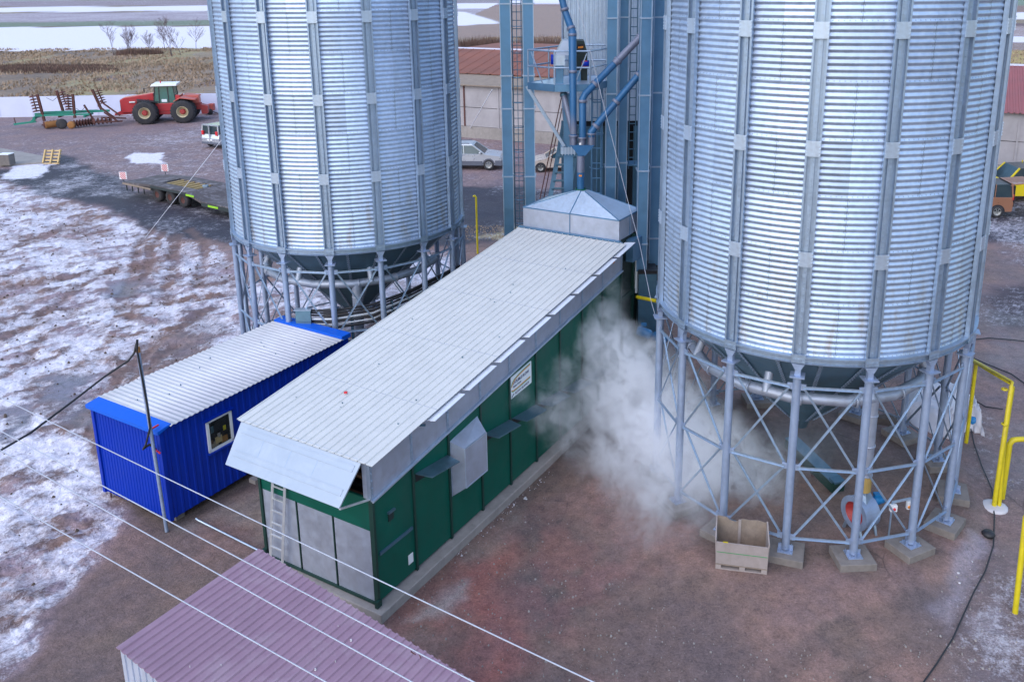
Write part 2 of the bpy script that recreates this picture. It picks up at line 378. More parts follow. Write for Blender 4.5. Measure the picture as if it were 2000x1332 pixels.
# ------------------------------------------------------------------ ground
def ground():
    ang = [2.0]
    rr = list(np.geomspace(2.5, 11.5, 22))
    a = math.atan(CZ/11.8)
    while a > .0022:
        rr.append(CZ/math.tan(a)); a -= 1.15/870*(1 if a > .02 else .6)
    rr += [8000]
    th = list(np.radians(np.arange(-36.5, 33.5, .085)))
    th += list(np.radians(np.arange(33.5, 323.5, 3.)))
    rr = np.array(rr); th = np.array(th); NR, NT_ = len(rr), len(th)
    T, RR = np.meshgrid(th, rr); X = RR*np.sin(T); Y = RR*np.cos(T)
    n1 = fbm(X*.35, Y*.35, 3, 6); n2 = fbm(X*1.6, Y*1.6, 11, 5); n3 = fbm(X*.08, Y*.08, 5, 5)
    nb = fbm(X*.03, Y*.012, 8, 5)
    wx = X+(n1-.5)*2.2+(n2-.5)*.6; wy = Y+(fbm(X*.35+50, Y*.35, 4, 5)-.5)*2.2+(n2-.5)*.6
    D = np.hypot(X, Y)
    col = np.zeros(X.shape+(3,)); col[:] = (.25, .155, .135)
    def blend(m, c):
        m = np.clip(m, 0, 1)[..., None]; col[:] = col*(1-m)+np.array(c)*m
    snow = np.zeros(X.shape); wet = np.zeros(X.shape); hgt = (n2-.5)*.025
    def reg(poly, soft, w=True):
        return ss(-soft, soft, sdf(wx if w else X, wy if w else Y, poly))
    # near yard: trodden brown-grey earth and old concrete
    blend(ss(.40, .62, n1)*.8, (.150, .108, .100)); blend(ss(.55, .72, fbm(X*.7+5, Y*.7, 91, 5))*.55, (.115, .092, .082)); blend(ss(.55, .75, n3)*.5, (.25, .19, .20))
    blend(reg(gp((1180, 1000), (1000, 920), (880, 1010), (735, 1180), (940, 1250), (1300, 1180)), 1.)*.35, (.11, .09, .085))
    blend(reg(gp((1290, 1010), (1520, 1080), (1800, 1090), (1860, 1000), (1850, 900), (1600, 830), (1350, 850)), .6)*.35, (.12, .105, .088))
    for pts, w_, k_ in ((((1010, 1340), (1120, 1190), (1290, 1090), (1400, 1040)), .28, .5), (((1110, 1340), (1220, 1210), (1370, 1130)), .28, .45), (((1500, 1340), (1600, 1230), (1800, 1170), (1950, 1100)), .3, .5), (((1620, 1340), (1720, 1260), (1900, 1200)), .3, .4), (((60, 1230), (240, 1120), (420, 1050)), .25, .4), (((100, 1290), (270, 1170), (450, 1090)), .25, .4)):
        m = (1-ss(.35*w_, w_, pdist(wx*.3+X*.7, wy*.3+Y*.7, gp(*pts))))*(.4+.9*n2); blend(m*k_, (.125, .092, .085)); hgt -= m*.018
    m = 1-ss(.05, .75, pdist(wx*.25+X*.75, wy*.25+Y*.75, [D0(0, -.2), D0(13.5, -.2)])); blend(m*.75, (.105, .078, .068))  # damp earth along the dryer foot, darkened as painted contact shade
    m = 1-ss(.05, .7, pdist(wx*.25+X*.75, wy*.25+Y*.75, [(-9.1, 18.0), (-6.0, 23.3)])); blend(m*.8, (.075, .058, .05)); m = 1-ss(.05, .8, pdist(wx*.25+X*.75, wy*.25+Y*.75, [(-9.1, 18.0), (-11.2, 19.3)])); blend(m*.8, (.07, .055, .05)); foot_shade = m  # painted contact shade with damp along two cabin sides
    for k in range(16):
        a_ = -2.6957+k*.3927; m = 1-ss(.42, .85, np.hypot(wx*.25+X*.75-6.296-3.67*math.cos(a_), wy*.25+Y*.75-20.-3.67*math.sin(a_))); blend(m*.6, (.10, .08, .07))  # ring of damp and painted contact shade round each silo footing
    m = 1-ss(.5, 1.6, np.hypot(wx*.5+X*.5-4.0, wy*.5+Y*.5-16.3)); blend(m*.35, (.11, .085, .075))  # contact shade painted into the earth round the crate
    # red patch before the dryer
    rp = reg(gp((745, 1188), (830, 1130), (930, 1050), (990, 1030), (1000, 1090), (960, 1160), (1010, 1230), (1030, 1332), (950, 1400), (860, 1332), (830, 1250)), .7)
    blend(rp*(.35+.65*ss(.35, .6, n1)), (.30, .105, .09)); blend(reg(gp((735, 1188), (1000, 1000), (1150, 980), (1250, 1100), (1150, 1332), (1000, 1450), (850, 1400)), 1.2)*.35*ss(.35, .65, n2), (.30, .12, .11))
    blend(reg(gp((230, 1050), (420, 1010), (520, 1060), (440, 1130), (240, 1260), (0, 1400), (60, 1230), (150, 1110)), .7)*.5, (.19, .125, .115))
    blend(reg(gp((790, 1175), (860, 1150), (905, 1135), (900, 1165), (830, 1195), (780, 1200)), .25)*.8, (.33, .30, .30))
    blend(reg(gp((880, 1060), (960, 1030), (1010, 990), (1040, 1010), (960, 1080), (890, 1100)), .4)*.5, (.22, .21, .19))
    # pale concrete between container and dryer
    blend(reg(gp((340, 1035), (520, 940), (700, 830), (640, 960), (530, 1060), (420, 1020)), .3)*.6, (.30, .25, .22))
    # the right yard
    ry = reg(gp((1900, 640), (1950, 400), (2300, 400), (2300, 1400), (1840, 1400), (1880, 1150), (1900, 900)), 1.)
    blend(ry*.6, (.20, .155, .165)); snow = np.maximum(snow, ry*.33*ss(.3, .6, n1))
    wet = np.maximum(wet, ry*ss(.52, .62, fbm(X*.25+9, Y*.25, 21, 4))*.8)
    for poly in (((1850, 1090), (1900, 1085), (1925, 1130), (1880, 1180), (1850, 1150)), ((1925, 1180), (1985, 1160), (2030, 1230), (1960, 1240))):
        m = reg(gp(*poly), .25); blend(m*.45, (.38, .34, .40)); wet = np.maximum(wet, m)
    blend(reg(gp((1930, 560), (2100, 540), (2100, 640), (1960, 650)), .6)*.8, (.055, .045, .06))
    # back yard: frozen mud with a little snow
    by = reg(gp((-900, 236), (1300, 215), (2600, 290), (2600, 470), (450, 470), (-900, 350)), 1.)*ss(30, 36, Y)
    blend(by*.9, (.215, .155, .165)); snow = np.where(by > .5, np.maximum(snow*.0, .30+.25*(n3-.5)*2), snow)
    # snow-covered mud at left
    sm = reg(gp((-1200, 300), (0, 350), (60, 345), (130, 385), (260, 440), (420, 480), (480, 560), (640, 520), (880, 480), (880, 560), (640, 660), (420, 700), (190, 790), (200, 850), (222, 980), (232, 1030), (170, 1100), (120, 1150), (70, 1200), (45, 1290), (10, 1340), (-400, 1500), (-1500, 1000)), .45)
    blend(sm, (.31, .235, .27)); blend(sm*ss(.42, .62, fbm(X*.8+3, Y*1.6, 71, 5)), (.19, .125, .12)); snow = snow*(1-sm)+sm*(.60+.36*(n1-.5)+.3*(n3-.5))
    U_ = X*.6+Y*.8; V_ = X*.8-Y*.6; n6 = fbm(U_*1.3, V_*2.6, 61, 5, .6); n7 = fbm(X*3.2+9, Y*5., 62, 4, .6)
    hgt = hgt+sm*((n1-.5)*.16+(n2-.5)*.07+(n6-.5)*.13+(n7-.5)*.15); snow = snow-sm*.34*(ss(.46, .66, n6)-.35); blend(sm*ss(.55, .7, n7)*.6, (.13, .085, .085))
    snow = snow-sm*.20*ss(.48, .68, fbm(X*.55+3, Y*.8, 51, 5)); blend(sm*ss(.45, .65, fbm(X*.9+30, Y*.9, 52, 5))*.6, (.24, .15, .12))
    for poly in (((0, 430), (120, 420), (260, 470), (180, 520), (0, 520)), ((200, 480), (460, 480), (470, 560), (300, 600), (180, 560))):
        snow = snow-reg(gp(*poly), 1.5)*.10
    # mud lane of the left, in front of the container
    m = reg(gp((420, 600), (470, 640), (330, 710), (200, 770), (190, 740), (300, 660)), .6); blend(m*.6, (.19, .15, .16)); snow -= m*.22; wet = np.maximum(wet, m*.4)
    m = reg(gp((-40, 1100), (110, 1000), (215, 960), (225, 1000), (120, 1060), (40, 1160), (-60, 1250)), .4); snow -= m*.18
    # dark wet asphalt strip
    asp = reg(gp((-1200, 330), (-20, 343), (130, 388), (260, 440), (450, 478), (900, 478), (1260, 470), (1950, 470), (2500, 500), (2500, 400), (1300, 372), (1000, 365), (900, 366), (460, 372), (400, 385), (330, 392), (240, 348), (120, 300), (85, 318), (0, 335), (-1200, 300)), .55)
    blend(asp, (.034, .029, .045)); snow = snow*(1-asp)+asp*(.27+.62*(n1-.5)+.35*(n3-.5)); wet = np.maximum(wet, asp*.35)
    hgt *= (1-asp*.8)
    m = reg(gp((240, 300), (330, 298), (325, 318), (250, 316)), .5); snow = np.maximum(snow, m)
    m = reg(gp((0, 300), (80, 325), (110, 320), (70, 345), (0, 350)), .4); snow = np.maximum(snow, m*.8)
    m = reg(gp((930, 470), (1000, 445), (1100, 430), (1280, 425), (1280, 445), (1000, 470)), .5); blend(m*ss(.4, .6, n2), (.42, .33, .16))
    m = reg(gp((560, 560), (640, 540), (840, 500), (900, 480), (900, 520), (720, 640), (560, 640)), .8); snow = np.maximum(snow, m*.55)
    # puddles of ice
    for poly in (((70, 740), (110, 725), (145, 740), (120, 790), (95, 810), (62, 770)), ((120, 800), (170, 790), (210, 830), (190, 850), (120, 840)), ((0, 800), (60, 790), (50, 850), (0, 870)), ((225, 555), (300, 540), (330, 560), (240, 580))):
        m = reg(gp(*poly), .35); blend(m, (.20, .185, .24)); snow -= m*.45; wet = np.maximum(wet, m); hgt = hgt*(1-m)-m*.03
    # tyre ruts
    for pts, w_ in ((((235, 620), (258, 560), (262, 520), (275, 475), (300, 445)), .35), (((255, 625), (278, 560), (285, 520), (300, 480), (322, 452)), .35),
                    (((330, 590), (337, 540), (336, 500), (350, 455)), .4), (((392, 560), (385, 520), (402, 480), (372, 445)), .35),
                    (((0, 500), (60, 470), (130, 440), (190, 428)), .7), (((-20, 660), (80, 625), (200, 605), (330, 592), (480, 570)), .6),
                    (((20, 730), (70, 672), (80, 650)), .3), (((150, 830), (190, 770), (230, 715), (300, 660), (420, 600)), .5),
                    (((180, 850), (215, 780), (260, 725), (330, 672)), .35), (((0, 560), (120, 545), (240, 530), (330, 500)), .5), (((60, 620), (160, 560), (240, 520)), .4)):
        m = 1-ss(.2*w_, w_, pdist(wx*.4+X*.6, wy*.4+Y*.6, gp(*pts))); snow -= m*.22; blend(m*.55, (.165, .10, .085)); hgt -= m*.05
    snow *= np.where(by > .5, 1, 1)
    # pit floor level stays; dry grass beyond the fence
    fl = (Y-(84.49+(X+33.75)*(84.49-82.74)/(52.66-33.75)))
    gr = ss(0, .3, fl)*(X < -7)+ss(0, 1, Y-(75-.5*X))*(X >= -12); gr = np.clip(gr, 0, 1)
    blend(gr, (.24, .175, .125)); blend(gr*ss(.4, .65, n3), (.16, .115, .085)); blend(gr*ss(.5, .7, fbm(X*.15, Y*.05, 33, 5)), (.29, .235, .12))
    blend(gr*ss(.56, .66, fbm(X*.12+7, Y*.06, 39, 5)), (.155, .105, .10))
    snow = snow*(1-gr)+gr*(.20+.25*(n1-.5)); hgt = hgt*(1-gr); wet *= (1-gr)
    # fields
    Yw = Y+(nb-.5)*10
    def band(y0, y1, c, sn, soft=1.5, x0=-1e9, x1=1e9, tilt=0.):
        yy = Yw+tilt*X
        m = ss(y0-soft, y0+soft, yy)*(1-ss(y1-soft, y1+soft, yy))*(X > x0)*(X < x1); blend(m, c)
        nonlocal snow; snow = snow*(1-m)+m*sn; nonlocal hgt; hgt = hgt*(1-m)
    xl = -28
    band(171, 262, (.3, .3, .3), 1.25, 1.5, x1=xl, tilt=-.02); band(262, 271, (.20, .13, .12), .08, 2, x1=xl, tilt=-.06)
    band(271, 312, (.13, .17, .11), .28, 3, x1=xl, tilt=-.10); band(312, 405, (.19, .135, .16), .42, 5, x1=xl, tilt=-.12)
    band(405, 480, (.2, .2, .2), .95, 6, x1=xl, tilt=-.05); band(480, 640, (.18, .13, .15), .34, 8, x1=xl); band(640, 760, (.12, .14, .10), .4, 8, x1=xl)
    band(760, 9000, (.2, .2, .2), 1.0, 20, x1=xl)
    band(196, 430, (.27, .19, .16), .18, 3, x0=xl, x1=60); band(430, 470, (.23, .13, .12), .30, 6, x0=xl, x1=60); band(470, 9000, (.18, .15, .17), .85, 10, x0=xl, x1=60)
    m = reg(gp((860, 22), (905, 24), (960, 40), (975, 46), (905, 50), (860, 50)), 3, False); blend(m, (.3, .3, .3)); snow = np.maximum(snow, m*1.2)
    band(120, 152, (.36, .27, .10), .1, 2, x0=60); band(152, 172, (.22, .15, .13), .3, 2, x0=60); band(172, 186, (.3, .3, .3), 1.1, 1.5, x0=60)
    band(186, 225, (.25, .17, .155), .35, 2, x0=60); band(225, 240, (.13, .08, .09), .2, 2, x0=60); band(240, 262, (.23, .17, .11), .2, 2, x0=60)
    band(262, 310, (.3, .3, .3), .95, 2, x0=60); band(310, 390, (.22, .14, .12), .2, 4, x0=60); band(390, 700, (.12, .18, .11), .3, 5, x0=60)
    band(700, 9000, (.2, .2, .2), .9, 10, x0=60)
    fade = 1-ss(60, 90, D); rise = rise_at(X, Y); Z = hgt*fade*(1-rise*3)-.012*ss(0, 1, fade)+rise
    # keep the earth at its level round footings and walls
    verts = np.stack([X, Y, Z], -1).reshape(-1, 3)
    idx = np.arange(NR*NT_).reshape(NR, NT_)
    a = idx[:-1, :]; b = np.roll(idx, -1, 1)[:-1, :]; c = np.roll(idx, -1, 1)[1:, :]; d = idx[1:, :]
    F_ = np.stack([a, d, c, b], -1).reshape(-1, 4)
    cap = np.arange(NT_)
    me = bpy.data.meshes.new('ground'); nv, nf = len(verts), len(F_)
    me.vertices.add(nv); me.vertices.foreach_set('co', verts.ravel())
    me.loops.add(nf*4+NT_); me.polygons.add(nf+1)
    me.loops.foreach_set('vertex_index', np.concatenate([F_.ravel(), cap[::-1]]).astype(np.int32))
    me.polygons.foreach_set('loop_start', np.concatenate([np.arange(nf)*4, [nf*4]]).astype(np.int32))
    me.polygons.foreach_set('use_smooth', np.ones(nf+1, bool))
    me.update(calc_edges=True); me.validate()
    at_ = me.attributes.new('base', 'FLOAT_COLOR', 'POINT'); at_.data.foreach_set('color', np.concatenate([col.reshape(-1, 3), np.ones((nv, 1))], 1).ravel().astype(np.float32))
    for nm, arr in (('snow', snow), ('wet', wet)):
        q = me.attributes.new(nm, 'FLOAT', 'POINT'); q.data.foreach_set('value', arr.ravel().astype(np.float32))
    t = NT('ground'); g = t.geo()
    nA = t.noise(g, .9, 12, .72, .5); nB = t.noise(g, 4., 12, .78, .4); nC = t.noise(g, 22., 6, .7); nF = t.noise(t.scalev(g, (.05, .05, .05)), 1., 12, .75)
    nS = t.noise(t.rotscale(g, (2.4, 6.5, 1.), 53), 1., 10, .75, .5); nD = t.noise(g, 70., 5, .7)
    nn = t.math('ADD', t.math('MULTIPLY', nA, .20), t.math('ADD', t.math('MULTIPLY', nB, .26), t.math('ADD', t.math('MULTIPLY', nS, .24), t.math('ADD', t.math('MULTIPLY', nF, .12), t.math('MULTIPLY', nC, .18)))))
    sn = t.attr('snow')
    cov = t.math('ADD', t.math('MULTIPLY', t.math('SUBTRACT', nn, .5), 7.5), t.math('MULTIPLY', t.math('SUBTRACT', sn, .5), 2.4))
    cov = t.math('ADD', cov, .5, clamp=True)
    gate = t.ramp(sn, [(.02, 0.), (.16, 1.)]); cov = t.math('MULTIPLY', cov, gate)
    base = t.attr('base', 'Color')
    var = t.ramp(t.math('ADD', t.math('MULTIPLY', nB, .38), t.math('ADD', t.math('MULTIPLY', nC, .32), t.math('MULTIPLY', nD, .30))), [(.38, .42), (.5, 1.), (.62, 1.6)])
    base = t.mix(1., base, var, 'MULTIPLY')
    hue = t.ramp(t.noise(g, .55, 8, .7), [(.38, (.78, .80, .90)), (.62, (1.12, 1.03, .95))])
    base = t.mix(.8, base, hue, 'MULTIPLY')
    # cracks and pale specks of the old yard
    spk = t.ramp(t.voro(g, 6.5), [(.03, .8), (.07, 0.)]); spk = t.math('MULTIPLY', spk, t.ramp(nA, [(.52, 0.), (.60, 1.)]))
    base = t.mix(spk, base, (.45, .42, .40))
    cr = t.math('MULTIPLY', t.ramp(t.voro(t.mix(.12, g, t.noise(g, 1.6, 8, .75, col=True)), .8, 'DISTANCE_TO_EDGE'), [(.004, .5), (.016, 0.)]), t.ramp(t.noise(g, .25, 3), [(.56, 0.), (.62, 1.)]))
    base = t.mix(cr, base, (.03, .025, .025))
    snc = t.ramp(t.math('ADD', t.math('MULTIPLY', nB, .5), t.math('MULTIPLY', nC, .5)), [(.33, (.44, .39, .47)), (.58, (.80, .77, .86))])
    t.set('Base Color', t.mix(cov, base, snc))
    wt = t.math('MULTIPLY', t.attr('wet'), t.ramp(nA, [(.35, .5), (.6, 1.)]))
    t.set('Roughness', t.math('SUBTRACT', .84, t.math('MULTIPLY', wt, .62)))
    t.bump(t.math('ADD', t.math('MULTIPLY', nn, .8), t.math('ADD', t.math('MULTIPLY', cov, .25), t.math('ADD', t.math('MULTIPLY', nC, .25), t.math('MULTIPLY', nD, .10)))), .75, .10)
    me.materials.append(t.m)
    o = bpy.data.objects.new('ground', me); C.objects.link(o); o['kind'] = 'structure'; o['label'] = 'frozen muddy yard with snow patches and fields beyond'
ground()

# ------------------------------------------------------------------ silos
SR, ZB, ZT = 3.62, 4.90, 16.10
def shell_mesh():
    mb = MB(); n = 176; k = 8; W = 90; pit = (ZT-ZB)/W
    zs = [ZB+pit*i/k for i in range(W*k+1)]; rs = [SR+.0135*math.cos(2*math.pi*i/k) for i in range(W*k+1)]
    cs = [(math.cos(2*math.pi*j/n), math.sin(2*math.pi*j/n)) for j in range(n)]
    vs = [(r*c, r*s_, z) for r, z in zip(rs, zs) for c, s_ in cs]; fs = []
    for i in range(W*k):
        a = i*n
        for j in range(n): q = (j+1) % n; fs.append((a+j, a+q, a+n+q, a+n+j))
    return mb.add(vs, fs, True)
def silo_proto():
    root = thing('grain_silo', (0, 0, 0), '-', 'silo')
    shell_mesh().build('corrugated_shell', M_SILO, root)
    MB().lathe([(SR, ZT), (SR+.16, ZT-.05), (SR+.16, ZT), (.5, ZT+1.9), (.5, ZT+2.2), (0, ZT+2.25)], 64, smooth=False).build('roof_cone', M_GALVL, root)
    MB().lathe([(SR-.02, ZB-.17), (SR+.06, ZB-.17), (SR+.07, ZB-.15), (SR+.03, ZB-.13), (SR+.03, ZB-.02), (SR+.11, ZB-.02), (SR+.11, ZB+.01), (SR, ZB+.02)], 96, smooth=False).build('base_ring', M_GALV, root)
    # cone hopper with seam ribs
    cone = MB().lathe([(SR-.03, ZB-.06), (.22, 1.62), (.16, 1.42), (0, 1.42)], 72).build('cone_hopper', M_CONE, root)
    rb = MB(); bl = MB(); nz = math.cos(math.atan2(3.28, 3.37))
    for j in range(24):
        a = 2*math.pi*(j+.5)/24; ca, sa = math.cos(a), math.sin(a)
        P0 = V((SR-.02)*ca, (SR-.02)*sa, ZB-.08); P1 = V(.25*ca, .25*sa, 1.63)
        n_ = V(ca*.70, sa*.70, -.71)
        if j % 2 == 0 or True: rb.bar(P0+n_*.012, P0.lerp(P1, .52 if j % 2 else .96)+n_*.012, .045, .02, n_)
        for q in range(34 if j % 2 == 0 else 18):
            p = P0.lerp(P1, .02+q*.028)+n_*.02; t_ = V(-sa, ca, 0)*.035
            for s_ in (-1, 1): bl.box(tuple(p+t_*s_-V(.008, .008, .008)), tuple(p+t_*s_+V(.008, .008, .008)))
    rb.build('seam_rib', M_GALV, cone); bl.build('seam_bolts', M_GALVL, cone)
    # one stiffener, splice plate, leg and brace bay; the rest are copies turned about the axis
    st = MB(); r0 = SR+.012
    def sb(t0, t1, ra, rb_, z0, z1): st.box((ra, t0, z0), (rb_, t1, z1))
    for k in range(5):
        z0 = ZB-.02+k*2.24; z1 = z0+2.238
        sb(-.125, .125, r0, r0+.012, z0, z1)
        for s_ in (-1, 1):
            a, b = sorted((s_*.125, s_*.108)); sb(a, b, r0+.012, r0+.095, z0, z1)
            a, b = sorted((s_*.145, s_*.108)); sb(a, b, r0+.088, r0+.098, z0, z1)
        sb(-.042, .042, r0+.012, r0+.05, z0, z1)
        for q in range(17):
            z = z0+.15+q*.12; sb(-.011, .011, r0+.05, r0+.060, z, z+.022)
    stm = st.build('stiffener', M_GALV, root)
    sp = MB(); sp.box((r0+.0985, -.14, -.155), (r0+.110, .14, .155))
    for y in (-.12, .12):
        for z in (-.13, -.07, 0, .07, .13): sp.box((r0+.108, y-.012, z-.012), (r0+.122, y+.012, z+.012))
    spo = sp.build('splice_plate', M_GALVL, stm); spo.location.z = 7.0
    cap = MB(); cap.box((r0+.0985, -.14, -.13), (r0+.112, .14, .06))
    for y in (-.10, -.05, 0, .05, .10): cap.box((r0+.11, y-.012, -.06), (r0+.124, y+.012, -.036)); cap.box((r0+.11, y-.012, -.11), (r0+.124, y+.012, -.086))
    capo = cap.build('foot_plate', M_GALV, stm); capo.location.z = ZB
    for k in (1, 2, 3):
        c = spo.copy(); C.objects.link(c); c.parent = stm; c.location.z = 7.0+2.24*k
    lr = 3.67
    lg = MB().tube([(lr, 0, .37), (lr, 0, 4.46)], .087, 14)
    lg.box((lr-.16, -.16, .325), (lr+.16, .16, .345))
    for dx, dy in ((1, 0), (-1, 0), (0, 1), (0, -1)):
        lg.prism([V(dx*.085, dy*.085, 0)+V(-dy, dx, 0)*.005, V(dx*.155, dy*.155, 0)+V(-dy, dx, 0)*.005, V(dx*.155, dy*.155, 0)-V(-dy, dx, 0)*.005, V(dx*.085, dy*.085, 0)-V(-dy, dx, 0)*.005], (lr, 0, .345), (lr-dx*.0, 0, .46))
        lg.tube([(lr+(dx+dy)*.12, (dy-dx)*.12, .345), (lr+(dx+dy)*.12, (dy-dx)*.12, .40)], .014, 6)
    lg.box((lr-.15, -.15, 4.46), (lr+.15, .15, 4.485))
    lg.box((lr-.05, -.06, 4.485), (lr+.05, .06, 4.72))
    lg.hex([(lr-.045, -.06, 4.62), (lr+.065, -.06, 4.62), (lr+.065, .06, 4.62), (lr-.045, .06, 4.62), (lr-.045, -.13, 4.745), (lr+.065, -.13, 4.745), (lr+.065, .13, 4.745), (lr-.045, .13, 4.745)])
    for z in (.66, 2.36, 4.22): lg.box((lr-.012, -.19, z-.07), (lr+.012, .19, z+.07))
    legm = lg.build('leg', M_LEG, root)
    ft = MB().box((lr-.36, -.40, -.15), (lr+.34, .40, .325)); fto = ft.build('footing', M_CONCD, root, bevel=.015)
    d = 2*math.pi/16; A0 = V(lr, 0, 0); A1 = V(lr*math.cos(d), lr*math.sin(d), 0); e = (A1-A0).normalized(); nrm = V(e.y, -e.x, 0)
    def ang_bar(mb, a, b, w=.046):
        a, b = Vector(a), Vector(b); dd = (b-a).normalized(); x = dd.cross(nrm).normalized()
        mb.hex([a-x*w/2, a+x*w/2, a+x*w/2+nrm*.006, a-x*w/2+nrm*.006, b-x*w/2, b+x*w/2, b+x*w/2+nrm*.006, b-x*w/2+nrm*.006])
        a2 = a+x*w/2; b2 = b+x*w/2
        mb.hex([a2-x*.006, a2, a2+nrm*.03, a2-x*.006+nrm*.03, b2-x*.006, b2, b2+nrm*.03, b2-x*.006+nrm*.03])
    def P(k, z, off): q = (A0+e*off if k == 0 else A1-e*off); return V(q.x, q.y, z)
    bays = []
    for z0, z1, nm in ((.70, 2.32, 'cross_brace'), (2.40, 4.18, 'cross_brace')):
        mb = MB(); ang_bar(mb, P(0, z0, .15)+nrm*.02, P(1, z1, .15)+nrm*.02); ang_bar(mb, P(0, z1, .15)-nrm*.03, P(1, z0, .15)-nrm*.03)
        bays.append(mb.build(nm, M_GALV, root))
    for z in (.66, 2.36, 4.22):
        mb = MB(); ang_bar(mb, P(0, z, .12)+nrm*.05, P(1, z, .12)+nrm*.05, .06); bays.append(mb.build('horizontal_brace', M_GALV, root))
    for k in range(1, 16):
        for o in (stm, legm, fto, *bays):
            c = o.copy(); C.objects.link(c); c.parent = root; c.rotation_euler.z = k*d
            for g in kids(o):
                q = g.copy(); C.objects.link(q); q.parent = c
    return root
silo = silo_proto()
silo2 = copy_tree(silo)
RC, LC = V(6.296, 20.005, 0), V(-6.64, 27.717, 0)
for o, c, a, lab in ((silo, RC, -2.6957, 'galvanised corrugated silo at right with steam drifting round its legs'), (silo2, LC, -2.2982, 'galvanised silo behind the blue cabin, leg frame half hidden by dryer roof')):
    o.location = c; o.rotation_euler.z = a; tag(o, lab, 'silo')
def air_duct(c, azs, dn, root, rr=2.78, z=3.52):
    m = MB().tube([c+V(rr*math.cos(R(a)), rr*math.sin(R(a)), z) for a in azs], .125, 14)
    for a in azs[::1]:
        m.lathe([(.135, -.02), (.15, -.02), (.15, .02), (.135, .02)], 14, c+V(rr*math.cos(R(a+4)), rr*math.sin(R(a+4)), z), V(-math.sin(R(a+4)), math.cos(R(a+4)), 0))
    for a in azs[::2]:
        p = c+V(rr*math.cos(R(a+12)), rr*math.sin(R(a+12)), z); q = c+V((rr-.18)*math.cos(R(a+12)), (rr-.18)*math.sin(R(a+12)), z+.42)
        m.tube([p, q], .10, 12)
    o = m.build('ring_duct', M_GALVF, root, world=False)
def unrot(root, o):     # child built in world coordinates under a turned root
    o.matrix_parent_inverse = (Matrix.Translation(root.location) @ Matrix.Rotation(root.rotation_euler.z, 4, 'Z')).inverted()
for root, c, azs in ((silo, RC, (-186, -160, -136, -112, -88, -64, -40, -16)), (silo2, LC, (-176, -150, -126, -102, -78, -54, -30, -6))):
    air_duct(c, azs, None, root)
    o = [k for k in kids(root) if k.name.startswith('ring_duct')][0]; unrot(root, o)

def aeration_fan(p, top, label, az=200):
    p = Vector(p); t = thing('aeration_fan', p, label, 'fan', 'aeration fans under the silos')
    dn = MB().tube([(p.x, p.y, 1.62), (p.x, p.y, top)], .15, 18)
    for z in (1.62, 2.35, 3.1): dn.lathe([(.15, -.02), (.168, -.015), (.168, .015), (.15, .02)], 18, (p.x, p.y, z))
    dn.build('down_pipe', M_GALVF, t)
    MB().tube([(p.x, p.y, 1.22), (p.x, p.y, 1.60)], .158, 18).build('rubber_collar', M_AMBER, t)
    MB().lathe([(.155, 1.24), (.16, 1.16), (.24, 1.0), (.24, .98)], 4, (p.x, p.y, 0), smooth=False).build('transition', M_GALV, t)
    ax = V(math.cos(R(az)), math.sin(R(az)), 0); c = V(p.x, p.y, .68)
    h = MB().lathe([(.02, -.24), (.30, -.24), (.375, -.20), (.375, .20), (.40, .20), (.40, .24), (.27, .24), (.27, .20)], 32, c, ax, smooth=False).build('fan_housing', M_LEG, t)
    MB().lathe([(.27, .22), (.22, .12), (.10, .05), (0, .05)], 28, c, ax).build('inlet', M_REDP, h)
    for s_ in (-1, 1):
        for q in (-.22, .22):
            a = c+ax*q+V(-ax.y, ax.x, 0)*.2*s_; MB().bar(a+V(0, 0, -.28), V(a.x, a.y, 0)+V(-ax.y, ax.x, 0)*.12*s_, .05, .05).build('support_foot', M_GALV, t)
    mo = MB().lathe([(0, -.36), (.09, -.36), (.11, -.34), (.11, -.06), (.07, -.04), (0, -.04)], 18, c-ax*.25+V(0, 0, .15), ax).build('motor', M_BRBLUE, t)
    b = c-ax*.45+V(0, 0, .27); MB().box(tuple(b-V(.08, .07, .03)), tuple(b+V(.08, .07, .05))).build('terminal_box', M_BRBLUE, mo)
    return t
aeration_fan((7.02, 17.42, 0), 3.5, 'grey drum fan with red inlet and blue motor under the right silo', 205)
aeration_fan((-5.95, 25.05, 0), 3.5, 'fan and thick down pipe under the left silo, behind the black cables', 200)

# discharge conveyor under the right silo
t = thing('discharge_conveyor', (6.6, 20, 0), 'dark green slide and conveyor box lying under the cone of the right silo', 'conveyor')
mb = MB(); a, b = V(6.25, 20.6, .62), V(6.95, 18.75, .42)
mb.bar(a, b, .34, .26, (0, 0, 1)); mb.build('trough', M_GREEND, t)
MB().bar(a+V(0, 0, .14), b+V(-.02, .05, .14), .36, .02, (0, 0, 1)).build('cover', M_CONE, t)
for k in range(3): q = a.lerp(b, .15+k*.35); MB().bar((q.x, q.y, 0), (q.x, q.y, .35), .06, .06).build('support_foot', M_RUST, t)
MB().bar(a.lerp(b, .9)+V(0, 0, .17), a.lerp(b, 1.02)+V(0, 0, .17), .3, .05, (0, 0, 1)).build('end_plate', M_TEALD, t)

